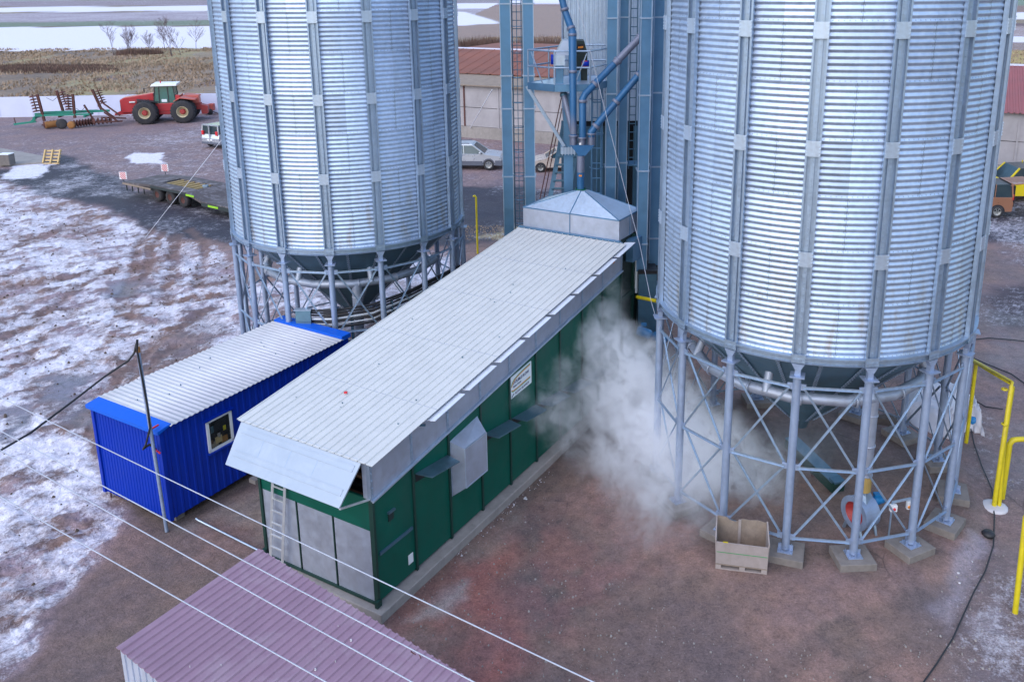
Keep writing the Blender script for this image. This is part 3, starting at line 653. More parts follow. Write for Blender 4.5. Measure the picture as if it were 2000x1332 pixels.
# ------------------------------------------------------------------ dryer
K = V(-3.57, 15.03, 0); AL = math.atan2(.8643, .503)
D = frame(K, AL); SL = .125
dr = thing('grain_dryer', D(5.5, 1.6, 0), 'long green grain dryer with galvanised upper band and cream corrugated roof between the silos', 'dryer')
MB().fbox(D, -.20, 13.6, -.26, 3.45, -.2, .20).build('concrete_plinth', M_CONC, dr, bevel=.02)
zb = lambda l: 2.60+SL*l
PW = 1.242
for k in range(9):
    l0 = k*PW+.03; l1 = (k+1)*PW-.03
    m = MB(); m.fbox(D, l0, l1, -.012, .03, .26, 2.58, SL); p = m.build('side_panel', M_GREEN, dr)
    r_ = MB(); r_.fbox(D, l0+.05, l1-.05, -.022, -.012, 1.55, 1.57) if k == 0 else None
    if k == 0:
        MB().bar(D(.12, -.03, 1.32), D(1.15, -.03, 1.30), .03, .07, (0, 0, 1)).build('grip_rail', M_TEALD, p)
        MB().fbox(D, .98, 1.13, -.026, -.012, .5, .72).build('notice_plate', M_WHITE, p)
        MB().fbox(D, .42, .62, -.07, -.012, 2.05, 2.09).build('vent_hood', M_CONE, p)
        MB().fbox(D, .44, .60, -.03, -.012, 1.86, 2.04).build('vent_grille', M_DKGREEN, p)
    m = MB(); m.fbox(D, l0, l1, -.03, .02, zb(0)+.02, 3.46, SL, SL); m.build('upper_panel', M_GALVF, dr)
for k in range(10):
    l = k*PW
    MB().fbox(D, l-.03, l+.03, -.05 if 0 < k < 9 else -.06, .05, .22, 2.60, SL).build('side_post', M_GREEND, dr)
    m = MB().fbox(D, l-.035, l+.035, -.045, .05, zb(0)+.03, 3.47, SL, SL)
    for q in range(5):
        P0 = D(l, -.05, zb(l)+.12+q*.16); m.box(tuple(P0-V(.012, .012, .012)), tuple(P0+V(.012, .012, .012)))
    m.build('upper_post', M_GALV, dr)
MB().fbox(D, -.03, 11.2, -.09, -.02, 2.575, 2.615, SL, SL).build('drip_ledge', M_GALVL, dr)
MB().fbox(D, 0, 11.2, 3.08, 3.14, .22, 3.46, SL).build('far_wall', M_GREEN, dr)
MB().fbox(D, .02, 11.2, .03, 3.1, .22, .30).build('floor_pan', M_DKGREEN, dr)
# grain bed seen through the open front
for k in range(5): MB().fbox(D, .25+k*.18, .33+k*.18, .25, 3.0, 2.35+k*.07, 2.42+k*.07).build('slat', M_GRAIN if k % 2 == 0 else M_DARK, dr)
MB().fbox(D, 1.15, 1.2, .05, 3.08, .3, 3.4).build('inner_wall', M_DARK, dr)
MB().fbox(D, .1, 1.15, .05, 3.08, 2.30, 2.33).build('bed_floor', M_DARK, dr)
# front: three bare panels, green band, posts
for k in range(3):
    w0 = .03+k*1.03; MB().fbox(D, -.012, .03, w0+.025, w0+1.0, .28, 1.90).build('front_panel', M_GALVF, dr)
    if k: MB().fbox(D, -.03, .03, w0-.012, w0+.012, .26, 1.92).build('front_post', M_GREEND, dr)
MB().fbox(D, -.02, .03, .03, 3.12, 1.90, 2.62).build('front_band', M_GREEN, dr)
MB().fbox(D, -.05, .05, 3.10, 3.17, .22, 2.62).build('corner_post', M_GREEND, dr)
MB().fbox(D, -.045, -.012, .05, 3.10, .22, .28).build('bottom_rail', M_GREEND, dr)
MB().fbox(D, -.03, .04, .04, .16, 2.62, 3.44).build('front_jamb', M_GALVL, dr)
MB().fbox(D, -.10, .03, 3.10, 3.20, .30, .42).build('lifting_lug', M_GREEND, dr); MB().fbox(D, -.12, .02, -.10, -.03, .22, .36).build('lifting_lug', M_GREEND, dr)
# hinged front flap, held out by a strut
fl = MB(); tp = [D(-.06, .08, 3.47), D(-.06, 3.42, 3.47)]; bt = [D(-.78, .06, 2.84), D(-.78, 3.18, 2.84)]
nf = (tp[1]-tp[0]).cross(bt[0]-tp[0]).normalized(); nf = nf if nf.z > 0 else -nf
fl.hex([tp[0], tp[1], bt[1], bt[0], tp[0]+nf*.03, tp[1]+nf*.03, bt[1]+nf*.03, bt[0]+nf*.03])
flo = fl.build('front_flap', M_BOARD, dr)
for f0 in (.16, .66):
    for dd in (0., .11):
        a = tp[0].lerp(bt[0], f0+dd)+nf*.036; b = tp[1].lerp(bt[1], f0+dd)+nf*.036
        MB().bar(a.lerp(b, .03), a.lerp(b, .97), .022, .014, nf).build('flap_rib', M_BOARD, flo)
    a = tp[0].lerp(bt[0], f0+.055)+nf*.033; b = tp[1].lerp(bt[1], f0+.055)+nf*.033
    MB().bar(a.lerp(b, .03), a.lerp(b, .97), .11, .01, nf).build('flap_rib', M_BOARD, flo)
for q in (.30, .52, .76):
    a = tp[0].lerp(tp[1], q)+nf*.031; b = bt[0].lerp(bt[1], q)+nf*.031; MB().bar(a.lerp(b, .27), a.lerp(b, .64), .008, .004, nf).build('flap_seam', M_GALV, flo)
MB().bar(bt[0]+V(0, 0, .0), D(-.04, -.0, 2.64), .04, .03).build('flap_strut', M_ALU, dr)
# roof
rf = MB().corr(D(-.14, -.22, 3.50-.02), D.W*3.74, D(11.08, 0, 3.50+SL*11.0)-D(-.14, 0, 3.48), 0.198, .024, V(-D.L.x*SL, -D.L.y*SL, 1), 'rib').build('corrugated_roof', M_ROOFC, dr)
for l in (1.9, 4.2, 6.6, 8.9):
    MB().fbox(D, l, l+.008, -.21, 3.51, 3.49, 3.4995, SL, SL).build('sheet_lap', M_GALVF, rf)
P0 = D(1.55, 2.0, 3.53+SL*1.55); MB().box(tuple(P0-V(.035, .03, 0)), tuple(P0+V(.035, .03, .03))).build('red_marker_cap', M_REDL, rf)
for q in range(14):
    P0 = D(rnd.uniform(.5, 10.8), rnd.uniform(0, 3.4), 0); l = (P0-K).dot(D.L); P0.z = 3.50+SL*l; s_ = rnd.uniform(.008, .016); MB().box(tuple(P0-V(s_, s_, 0)), tuple(P0+V(s_, s_, .03))).build('roof_screw', M_CONE, rf)
# small sprung flaps under the eave
for k in range(8):
    l0 = 1.60+k*PW; m = MB(); a0 = D(l0, -.03, 3.38+SL*l0); a1 = D(l0+1.10, -.03, 3.38+SL*(l0+1.1)); b0 = D(l0+.02, -.385, 3.44+SL*l0); b1 = D(l0+1.08, -.385, 3.44+SL*(l0+1.1)); u = V(0, 0, .016)
    m.hex([a0, a1, b1, b0, a0+u, a1+u, b1+u, b0+u]); f = m.build('eave_flap', M_WHITEF, dr)
    MB().bar(D(l0-.06, -.03, 3.30+SL*l0), D(l0+.02, -.12, 3.28+SL*l0), .05, .03).build('hinge', M_TEALD, f)
# lower inspection awnings and the box hood
for l0 in (1.34, 3.84, 5.08, 6.32, 7.56, 8.8):
    z = 2.63-.128*l0; zz = z-.128*1.05; m = MB(); u = V(0, 0, .02)
    a0, a1, b0, b1 = D(l0, -.02, z), D(l0+1.1, -.02, zz), D(l0+.08, -.40, z-.02), D(l0+1.05, -.40, zz-.02)
    m.hex([a0, a1, b1, b0, a0+u, a1+u, b1+u, b0+u]); aw = m.build('inspection_flap', M_CONE, dr)
    MB().hex([D(l0, -.014, z-.20), D(l0+1.1, -.014, zz-.20), D(l0+1.1, .03, zz-.20), D(l0, .03, z-.20), D(l0, -.014, z), D(l0+1.1, -.014, zz), D(l0+1.1, .03, zz), D(l0, .03, z)]).build('inspection_slot', M_DARK, dr)
i4 = [D(2.56, -.015, 1.24), D(3.62, -.015, 1.30), D(3.62, -.015, 2.72), D(2.56, -.015, 2.60)]; o4 = [D(2.66, -.34, 1.50), D(3.50, -.34, 1.50), D(3.50, -.34, 2.46), D(2.66, -.34, 2.46)]
bx = MB().add(i4+o4, [(4, 5, 6, 7), (0, 1, 5, 4), (1, 2, 6, 5), (2, 3, 7, 6), (3, 0, 4, 7), (3, 2, 1, 0)]).build('box_hood', M_GALVF, dr)
m = MB()
for a, b in ((o4[0], o4[3]), (o4[1], o4[2]), (o4[3], o4[2]), (o4[0], o4[1]), (i4[0], i4[3]), (i4[3], i4[2]), (i4[1], i4[2])): m.bar(a, b, .022, .022)
m.build('hood_flange', M_GALVL, bx)
# hatch hopper on the high end
P = lambda l, w, z: D(l, w, z)
MB().fbox(D, 11.12, 11.25, .02, 3.56, 4.80, 4.90).build('end_flashing', M_TEAL, dr)
m = MB(); a, b, c0, c1 = 11.26, 12.82, .10, 3.45; Z0, Z1 = 4.88, 5.50
m.fbox(D, a, b, c0, c1, Z0, Z1); ho = m.build('feed_hopper', M_GALVF, dr)
ap = [D(11.92, 1.60, 6.08), D(12.16, 1.60, 6.08), D(12.16, 1.88, 6.08), D(11.92, 1.88, 6.08)]; bs = [D(a, c0, Z1+.003), D(b, c0, Z1+.003), D(b, c1, Z1+.003), D(a, c1, Z1+.003)]
MB().hex(bs+ap).build('hopper_lid', M_GALVL, ho)
m = MB()
for i in range(4): m.bar(bs[i], bs[(i+1) % 4], .03, .03)
for i in range(4): m.bar(bs[i], ap[i], .022, .022)
mid = (c0+c1)/2; m.bar(D(a-.005, mid, Z0), D(a-.005, mid, Z1), .04, .02); m.bar(D(a, mid, Z1+.01), D(11.92, 1.74, 6.09), .025, .025); m.bar(D(12.0, c0-.005, Z0), D(12.0, c0-.005, Z1), .03, .02)
m.build('seam_rib', M_TEAL, ho)
MB().lathe([(.17, 6.06), (.17, 6.12), (.15, 6.12)], 20, (0.92, 26.42, 0)).build('inlet_collar', M_GREEN, ho)
# end housing, dark machinery
eh = MB().fbox(D, 11.22, 13.1, .12, 3.2, .2, 4.86).build('end_housing', M_DKGREEN, dr)
for l in (11.24, 12.2, 13.05): MB().fbox(D, l, l+.09, .03, .115, .2, 4.86).build('housing_post', M_GREEND, eh)
MB().fbox(D, 11.3, 13.1, .04, .11, 2.9, 3.05).build('cross_rail', M_GREEND, eh)
MB().fbox(D, 11.75, 12.6, -.14, .1, 4.1, 4.78).build('gear_cover', M_TEAL, eh)
MB().fbox(D, 12.35, 12.42, -.02, .1, 2.9, 4.0).build('notice_strip', M_SIGNW, eh)
MB().fbox(D, 12.62, 12.95, -.45, -.05, .2, 3.2).build('duct_leg', M_TEAL, eh)
MB().fbox(D, 12.66, 12.73, -.455, -.452, 3.0, 3.12).build('warning_sticker', M_ORANGE, eh)
for q, (l, w_, z) in enumerate(((11.75, -.35, 1.95), (12.25, -.65, 1.65))):
    mo = MB().lathe([(0, 0), (.12, 0), (.15, .03), (.15, .40), (.11, .46), (0, .46)], 20, D(l, w_, z), V(.8, -.5, -.15)).build('motor', M_BRBLUE, dr)
    P0 = D(l+.1, w_-.15, z+.17); MB().box(tuple(P0-V(.08, .06, .03)), tuple(P0+V(.08, .06, .05))).build('terminal_box', M_BRBLUE, mo)
MB().fbox(D, 11.5, 12.9, -.8, .1, 1.2, 1.5).build('motor_bracket', M_GREEND, dr)
# sticker colours on the band
MB().fbox(D, 10.6, 10.72, -.034, -.031, 3.05, 3.18, SL, SL).build('warning_sticker', M_ORANGE, dr); MB().fbox(D, 10.62, 10.74, -.034, -.031, 3.21, 3.34, SL, SL).build('blue_sticker', M_BLUEL, dr)

def text(body, size, org, ux, uy, m, parent, name='lettering', shear=0., bold=.0):
    cu = bpy.data.curves.new(name, 'FONT'); cu.body = body; cu.size = size; cu.extrude = .003; cu.shear = shear; cu.offset = bold
    o = bpy.data.objects.new(name, cu); C.objects.link(o)
    bpy.context.view_layer.update()
    me = bpy.data.meshes.new_from_object(o.evaluated_get(bpy.context.evaluated_depsgraph_get())); bpy.data.objects.remove(o)
    ux = Vector(ux).normalized(); uy = Vector(uy).normalized(); uz = ux.cross(uy)
    vs = [Vector(org)+ux*v.co.x+uy*v.co.y+uz*v.co.z for v in me.vertices]
    return MB().add(vs, [tuple(p.vertices) for p in me.polygons]).build(name, m, parent)
# maker's board on the side wall
sg = thing('name_board', D(5.47, -.03, 2.8), 'white board reading DOUBLE FLOW on the green dryer wall', 'sign')
S0, S1 = 4.98, 5.98; Bz = lambda l, z: z+SL*.55*(l-S0)
pl = MB().hex([D(S0, -.035, 2.53), D(S1, -.035, 2.57), D(S1, -.012, 2.57), D(S0, -.012, 2.53), D(S0, -.035, 3.09), D(S1, -.035, 3.16), D(S1, -.012, 3.16), D(S0, -.012, 3.09)]).build('board', M_SIGNW, sg)
ux = D.L*1+V(0, 0, .05); uy = V(0, 0, 1)
def arc(z0, m, dz=.0, rev=False):
    pts = []
    for i in range(15):
        f = i/14; pts.append(D(S0+.06+.88*f, -.039, z0+dz+(.13*(1-(1-f)**3) if not rev else -.0)+(.0 if not rev else .10*f-.035*math.sin(f*3.1))))
    mm = MB()
    for i in range(14): mm.bar(pts[i], pts[i+1], .022, .004, D.W)
    mm.build('stripe', m, sg)
def stripe(pts, m):
    mm = MB()
    for i in range(len(pts)-1):
        (a_, b_), (c_2, d_) = pts[i], pts[i+1]; mm.bar(D(S0+a_, -.038, 2.53+b_), D(S0+c_2, -.038, 2.53+d_), .004, .022, V(0, 0, 1))
    mm.build('stripe', m, sg)
stripe([(.06, .32), (.10, .40), (.2, .47), (.4, .52), (.65, .56), (.94, .59)], M_SIGNG); stripe([(.07, .29), (.12, .37), (.22, .44), (.4, .49), (.65, .53), (.94, .56)], M_SIGNO)
stripe([(.07, .22), (.14, .185), (.3, .19), (.5, .205), (.75, .225), (.94, .24)], M_SIGNO); stripe([(.07, .195), (.14, .16), (.3, .165), (.5, .18), (.75, .20), (.94, .215)], M_SIGNG)
text('DOUBLE FLOW', .105, D(S0+.14, -.037, 2.53+.345), ux, uy, M_INK, sg, shear=.2, bold=.002)
text('Grain Dryer', .075, D(S0+.14, -.037, 2.53+.255), ux, uy, M_INK, sg, bold=.002)
text('ALVAN BLANCH', .088, D(S0+.22, -.037, 2.53+.055), ux, uy, M_INK, sg, bold=.001)
MB().bar(D(S0+.07, -.038, 2.56), D(S0+.17, -.038, 2.63), .004, .03, V(0, 0, 1)).build('emblem', M_INK, sg)

# aluminium ladder leaning on the dryer front
la = thing('ladder', D(-.35, 2.7, 0), 'aluminium ladder leaning on the front of the green dryer under the flap', 'ladder')
b0, b1, t0_, t1_ = gz(537, 1095, .05), gz(562, 1106, .05), at(560, 950, 16.75), at(585, 962, 16.62)
b0 = D(-.20, 2.86, .2); b1 = D(-.20, 2.50, .2); t0_ = D(-.08, 2.62, 2.55); t1_ = D(-.08, 2.26, 2.55)
for a, b in ((b0, t0_), (b1, t1_)): MB().bar(a, b, .03, .055).build('rail', M_ALU, la)
for k in range(8):
    f = .08+k*.125; MB().bar(b0.lerp(t0_, f), b1.lerp(t1_, f), .03, .03).build('rung', M_ALU, la)

# ------------------------------------------------------------------ blue cabin
KB = V(-9.02, 18.02, 0); B = frame(KB, AL)
cb = thing('site_cabin', B(3, 1.25, 0), 'blue metal cabin with white corrugated roof beside the green dryer', 'cabin')
H = 2.50
wl = MB().corr(B(-.0, -.0, .16), B.L*6.1, V(0, 0, H-.16), .20, .012, -B.W, 'trap', .02)
wl.build('side_wall', M_BLUE, cb); wl = MB(); wl.corr(B(6.1, 2.5, .16), -B.L*6.1, V(0, 0, H-.16), .20, .012, B.W, 'trap', .02)
wl.build('side_wall', M_BLUE, cb)
MB().corr(B(0, 2.5, .16), -B.W*2.5, V(0, 0, H-.16), .115, .014, -B.L, 'trap', .02).build('end_wall', M_BLUE, cb); MB().corr(B(6.1, 0, .16), B.W*2.5, V(0, 0, H-.16), .115, .014, B.L, 'trap', .02).build('end_wall', M_BLUE, cb)
MB().fbox(B, .03, 6.07, .03, 2.47, .16, .22).build('cabin_floor', M_DARK, cb)
for l, w_ in ((0, 0), (0, 2.5), (6.1, 0), (6.1, 2.5)):
    MB().fbox(B, l-.05, l+.05, w_-.05, w_+.05, .14, H+.02).build('corner_trim', M_BLUE, cb)
for k in range(2):
    l0 = -.12 if k == 0 else 5.86
    MB().hex([B(l0, -.10, H-.06), B(l0+.36, -.10, H+.05), B(l0+.36, 2.62, H+.05), B(l0, 2.62, H-.06), B(l0, -.10, H+.03), B(l0+.36, -.10, H+.085), B(l0+.36, 2.62, H+.085), B(l0, 2.62, H+.03)] if k == 0 else
             [B(l0, -.10, H+.0), B(l0+.36, -.10, H-.0), B(l0+.36, 2.62, H), B(l0, 2.62, H), B(l0, -.10, H+.13), B(l0+.36, -.10, H+.13), B(l0+.36, 2.62, H+.13), B(l0, 2.62, H+.13)]).build('roof_flashing', M_BLUEL, cb)
MB().corr(B(.20, -.14, H+.045), B.L*5.68, B.W*2.80+V(0, 0, .02), .145, .022, V(0, 0, 1), 'sine', .012).build('corrugated_roof', M_ROOFW, cb)
for q in range(10):
    P0 = B(rnd.uniform(.4, 5.6), rnd.uniform(.1, 2.4), H+.06); MB().box(tuple(P0-V(.011, .012, 0)), tuple(P0+V(.011, .012, .035))).build('roof_screw', M_TEALD, cb)
wn = MB(); W0, W1, Zw0, Zw1 = 1.20, 1.95, 1.30, 2.15
for a in ((W0, W1, Zw0, Zw0+.07), (W0, W1, Zw1-.07, Zw1), (W0, W0+.07, Zw0, Zw1), (W1-.07, W1, Zw0, Zw1)): wn.fbox(B, a[0], a[1], -.05, .0, a[2], a[3])
wno = wn.build('window', M_WHITE, cb)
MB().fbox(B, W0+.07, W1-.07, -.014, -.010, Zw0+.07, Zw1-.07).build('dark_interior', M_DARK, wno)
for a in ((.10, .30, .0, .14, M_WOOD), (.22, .42, .05, .22, M_WOODY), (.40, .58, .0, .16, M_RUSTO), (.48, .56, .3, .42, M_YEL), (.12, .2, .38, .55, M_CONE), (.30, .38, .18, .30, M_WOODL), (.08, .16, .1, .2, M_GRAIN)): MB().fbox(B, W0+a[0], W0+a[1], -.026, -.015, Zw0+.09+a[2], Zw0+.09+a[3]).build('shelf_item', a[4], wno)
MB().fbox(B, W0+.07, W1-.07, -.040, -.036, Zw0+.07, Zw1-.07).build('pane', M_PANE, wno)
MB().fbox(B, W0-.06, W1+.06, -.09, -.0, Zw1+.0, Zw1+.03).build('window_hood', M_BLUE, wno); MB().fbox(B, W0-.03, W1+.03, -.10, -.0, Zw0-.04, Zw0).build('sill', M_BLUE, wno)
for l, w_ in ((.3, .2), (.3, 2.3), (3, .2), (3, 2.3), (5.8, .2), (5.8, 2.3)): MB().fbox(B, l-.12, l+.12, w_-.12, w_+.12, -.1, .16).build('block_foot', M_CONCD, cb)
MB().bar(B(.02, 2.35, -.1), B(.02, 2.35, .2), .03, .03).build('corner_prop', M_RUST, cb)
single(MB().fbox(B, 2.2, 6.0, -.35, -.12, -.1, .10), 'kerb_stone', M_CONC, 'low concrete edge along the foot of the blue cabin', 'kerb')

# service mast and its cable
ms = thing('service_mast', (-9.07, 17.85, 0), 'slim galvanised mast leaning at the corner of the blue cabin', 'mast')
mt_ = at(270, 688, 17.75); MB().tube([(-9.05, 17.80, 0), mt_.lerp(V(-9.05, 17.80, 0), .35), mt_], .04, 12).build('pole', M_LEG, ms)
MB().tube([mt_, mt_+V(.0, 0, .12)], .05, 10).build('cap', M_RUSTO, ms)
tp_ = at(268, 664, 17.7); 
MB().bar(B(-.1, .2, 2.05), V(-8.95, 17.78, 2.05), .03, .03).build('clamp', M_REDL, ms)
MB().bar(at(295, 838, 17.86), at(302, 836, 17.9)+V(.02, .15, 0), .04, .03).build('clamp', M_REDL, ms)
cbp = [gz(-60, 905, 5.), gz(0, 880, 4.2), at(60, 845, 15.6), at(140, 785, 16.6), at(205, 735, 17.2), at(250, 705, 17.6), at(262, 690, 17.7), at(266, 672, 17.7), tp_, mt_+V(0, -.04, .05), mt_+V(.03, -.06, -.4), at(287, 790, 17.73), at(293, 835, 17.73), at(285, 868, 17.68), at(279, 877, 17.68), at(292, 868, 17.75), B(-.05, .15, 2.0)]
single(MB().tube(cbp, .022, 8), 'service_cable', M_BLACK, 'thick black cable drooping from the top of the slim mast', 'cable')
single(MB().tube([gz(382, 1012, .12), gz(388, 1016, .07), gz(450, 1047, .06), gz(516, 1080, .10)], .022, 8), 'conduit_pipe', M_GALVL, 'thin metal conduit on the ground from blue cabin to green dryer', 'pipe')

# ------------------------------------------------------------------ purple shed roof
sh = thing('shed', (-5.3, 11.9, 0), 'low shed with faded purple corrugated roof in the foreground', 'shed')
c00, c01, c10 = V(-6.76, 11.28, 2.52), V(-5.33, 13.67, 2.52), V(-2.9, 8.85, 2.30)
Lr = c01-c00; Wr = (V(-1.18, 10.88, 2.18)-c01)*1.25
MB().corr(c00, Wr, Lr, .150, .026, Wr.cross(Lr) if Wr.cross(Lr).z > 0 else Lr.cross(Wr), 'trap', .01).build('corrugated_roof', M_PURP, sh)
# shed walls
nrm_ = V(0, 0, 1)
def wallp(a, b, z0, m, parent, pitch=.16):
    a = Vector(a); b = Vector(b); d = b-a; d.z = 0; n_ = V(d.y, -d.x, 0).normalized()
    mb = MB(); N = int(d.length/.09); z0 = 0.
    for i in range(N):
        f0, f1 = i/N, (i+1)/N; p, q = a.lerp(b, f0), a.lerp(b, f1); o_ = n_*(.0 if i % 2 else .02); e = n_*.012
        mb.hex([V(p.x, p.y, z0)-e+o_, V(q.x, q.y, z0)-e+o_, V(q.x, q.y, z0)+e+o_, V(p.x, p.y, z0)+e+o_, p-e+o_-V(0, 0, .015), q-e+o_-V(0, 0, .015), q+e+o_-V(0, 0, .015), p+e+o_-V(0, 0, .015)])
    return mb.build('wall', m, parent)
ins = .06
wa = c00+Wr*.012+Lr*.02; wb_ = c00+Wr*.985+Lr*.02; wc = c00+Wr*.985+Lr*.97; wd = c00+Wr*.012+Lr*.97
wallp(wa, wb_, 0, M_SIDING, sh); wallp(wb_, wc, 0, M_SIDING, sh); wallp(wc, wd, 0, M_SIDING, sh); wallp(wd, wa, 0, M_SIDING, sh)
def hook(x, y):
    p = gz(x, y, 2.42); pts = [p, p+V(-.03, .04, .05), p+V(-.12, .1, .07), p+V(-.16, .07, .06), p+V(-.08, .02, .05)]
    MB().tube(pts, .008, 6).build('wire_hook', M_RUST, sh)
hook(822, 1285)
for q in range(20):
    a, b = rnd.uniform(.05, .95), rnd.uniform(.05, .95); p = c00+Wr*a+Lr*b+V(0, 0, .027); k = rnd.uniform(.006, .017)
    MB().hex([p+V(-k, -k, -.02), p+V(k, -k, -.02), p+V(k, k*.7, -.02), p+V(-k, k*.6, -.02), p+V(-k*.5, -k, .012), p+V(k, -k*.4, .01), p+V(k*.6, k*.5, .012), p+V(-k, k*.3, .01)]).build('debris_flake', M_TARP, sh)

# overhead wires
for i, (p, q, lab) in enumerate((((72, 811), (1160, 1332), 'overhead wire nearest the dryer, crossing the cabin and dryer front'), ((0, 841), (921, 1329), 'overhead wire, second from the dryer, crossing the purple roof edge'),
                  ((150, 965), (804, 1331), 'overhead wire, third from the dryer, over the middle of the purple roof'), ((105, 1030), (636, 1331), 'overhead wire farthest from the dryer, over the lower purple roof'))):
    a, b = gz(*p, 6.6), gz(*q, 6.6); d = b-a; pts = []
    for k in range(25):
        f = -2.2+k/24*5.4 if i > 0 else (0-.02+k/24*3.2 if False else -2.2+k/24*5.4)
        z = 0.012*((f-.5)**2-.25)*d.length*.5; pts.append(a+d*f+V(0, 0, z))
    single(MB().tube(pts, .0068, 6), 'overhead_wire', M_WIREL, lab, 'wire', 'overhead wires in the foreground')

# ------------------------------------------------------------------ elevators and tower behind the dryer
def trunk(name, x, y, w_, dpt, z0, z1, zs, label, m=M_TEAL, group=None, off=.0, boot=None):
    t = thing(name, (x, y, 0), label, 'elevator', group)
    for s_ in (0, 1):
        xx = x+off*s_; yy = y+dpt*1.35*s_ if off else y
        pass
    return t
def legbox(t, x, y, w_, d_, z0, z1, joints, m, nm='casing', rim=M_GALV):
    o = MB().box((x-w_/2, y-d_/2, z0), (x+w_/2, y+d_/2, z1)).build(nm, m, t)
    for z in joints: MB().box((x-w_/2-.035, y-d_/2-.035, z-.022), (x+w_/2+.035, y+d_/2+.035, z+.022)).build('joint_flange', rim, o)
    for sx in (-1, 1): MB().box((x+sx*w_/2-.012, y-d_/2-.02, z0), (x+sx*w_/2+.012, y-d_/2+.0, z1)).build('corner_seam', rim, o)
    return o
def joints(x, ys, d): return [at(x, y, d).z for y in ys]
def ladder(t, x0, x1, y, z0, z1, step=.28, r=.016, m=M_TEALD, cage=None, cm=None):
    MB().tube([(x0, y, z0), (x0, y, z1)], r*1.2, 6).build('rail', m, t); MB().tube([(x1, y, z0), (x1, y, z1)], r*1.2, 6).build('rail', m, t)
    z = z0+.1
    while z < min(z1, 14.5): MB().tube([(x0, y, z), (x1, y, z)], r, 6).build('rung', m, t); z += step
    if cage:
        cx, cr_ = (x0+x1)/2, cage; z = z0+.5; k = 0
        while z < z1:
            pts = [(cx+cr_*math.sin(a), y-cr_*.9+cr_*.9*math.cos(a)-.0, z) for a in [R(-150+i*30) for i in range(11)]]
            pts = [(cx+cr_*math.cos(R(180+i*18))*1., y+cr_*1.3*math.sin(R(180+i*18)), z) for i in range(11)]
            MB().tube(pts, .016, 6, caps=False).build('cage_hoop', cm or m, t); z += 1.12/1.; k += 1
        for i in (2, 5, 8): MB().tube([(cx+cr_*math.cos(R(180+i*18)), y+cr_*1.3*math.sin(R(180+i*18)), z0+.5), (cx+cr_*math.cos(R(180+i*18)), y+cr_*1.3*math.sin(R(180+i*18)), z1)], .014, 6).build('cage_strip', cm or m, t)
ZTOP = 17.5
ea = thing('bucket_elevator', (-1.05, 29.1, 0), 'twin leg bucket elevator with caged ladder between its trunks, left of the platform', 'elevator')
js = joints(1010, (8, 148, 212, 344), 29)+[at(1010, 8, 29).z+2.4, at(1010, 8, 29).z+4.8]
xa, xb = at(990, 200, 29).x, at(1033.5, 200, 29).x
legbox(ea, xa, 29.1, .34, .42, 0, ZTOP, js, M_TEAL); legbox(ea, xb, 29.1, .34, .42, 0, ZTOP, js, M_TEAL)
MB().box((xa-.2, 28.8, 0), (xb+.2, 29.5, 1.1)).build('boot', M_TEALD, ea)
ladder(ea, xa+.20, xb-.20, 29.25, .5, ZTOP, .27, .014, M_TEALD)
for z in np.arange(1.0, ZTOP, .83):
    MB().tube([((xa+xb)/2+.24*math.cos(R(180+i*18)), 29.22+.42*math.sin(R(180+i*18)), z) for i in range(11)], .014, 6, caps=False).build('cage_hoop', M_TEAL, ea)
for i in (3, 5, 7): MB().tube([((xa+xb)/2+.24*math.cos(R(180+i*18)), 29.22+.42*math.sin(R(180+i*18)), 1.) for z in (0,)]+[((xa+xb)/2+.24*math.cos(R(180+i*18)), 29.22+.42*math.sin(R(180+i*18)), ZTOP)], .013, 6).build('cage_strip', M_TEALD, ea)

eb = thing('bucket_elevator', (2.3, 28.3, 0), 'twin trunk elevator beside the corrugated cladding, behind the hopper lid', 'elevator')
js = joints(1204, (36, 183, 325), 28)+[at(1204, 36, 28).z+2.4, at(1204, 36, 28).z+4.8, at(1204, 325, 28).z-2.3]
legbox(eb, at(1193.5, 200, 28).x, 28.1, .33, .42, 0, ZTOP, js, M_TEAL); legbox(eb, at(1217, 200, 28.6).x, 28.75, .28, .42, 0, ZTOP, js, M_TEAL)
MB().box((1.85, 27.9, 0), (2.65, 29, 1.2)).build('boot', M_TEALD, eb)
ec = thing('bucket_elevator', (3.0, 25.9, 0), 'twin trunk elevator touching the right silo, with black banded lower casing', 'elevator')
js = joints(1258, (36, 186, 333, 475), 25.8)+[at(1258, 36, 25.8).z+2.2, at(1258, 36, 25.8).z+4.4]
zc = at(1262, 528, 25.8).z
legbox(ec, at(1258.5, 200, 25.8).x, 25.9, .31, .42, zc, ZTOP, js, M_TEAL); legbox(ec, at(1284, 200, 26.4).x, 26.5, .33, .42, zc, ZTOP, js, M_TEAL)
m = MB().box((at(1246, 560, 25.8).x, 25.6, .3), (at(1246, 560, 25.8).x+.56, 26.7, zc-.05)).build('lower_casing', M_TEALD, ec)
MB().box((at(1246, 560, 25.8).x-.02, 25.57, zc-.05), (at(1246, 560, 25.8).x+.58, 26.73, zc+.0)).build('rubber_band', M_BLACK, ec)
MB().box((at(1246, 560, 25.8).x-.02, 25.57, zc+.02), (at(1246, 560, 25.8).x+.58, 26.73, zc+.06)).build('rubber_band', M_BLACK, ec)
# rope braces
bt_ = thing('tower_ladder', (2.95, 29.5, 0), 'steel ladder hanging between the two elevator trunks in front of the cladding', 'ladder')
ladder(bt_, at(1231, 100, 29).x, at(1244, 100, 29).x, 29.0, at(1240, 330, 29).z, ZTOP, .29, .016, M_TEALD)
MB().box((at(1204, 320, 28.9).x, 28.95, at(1240, 322, 28.9).z-.05), (at(1252, 320, 28.9).x, 29.6, at(1240, 322, 28.9).z)).build('rest_plate', M_TEAL, bt_)

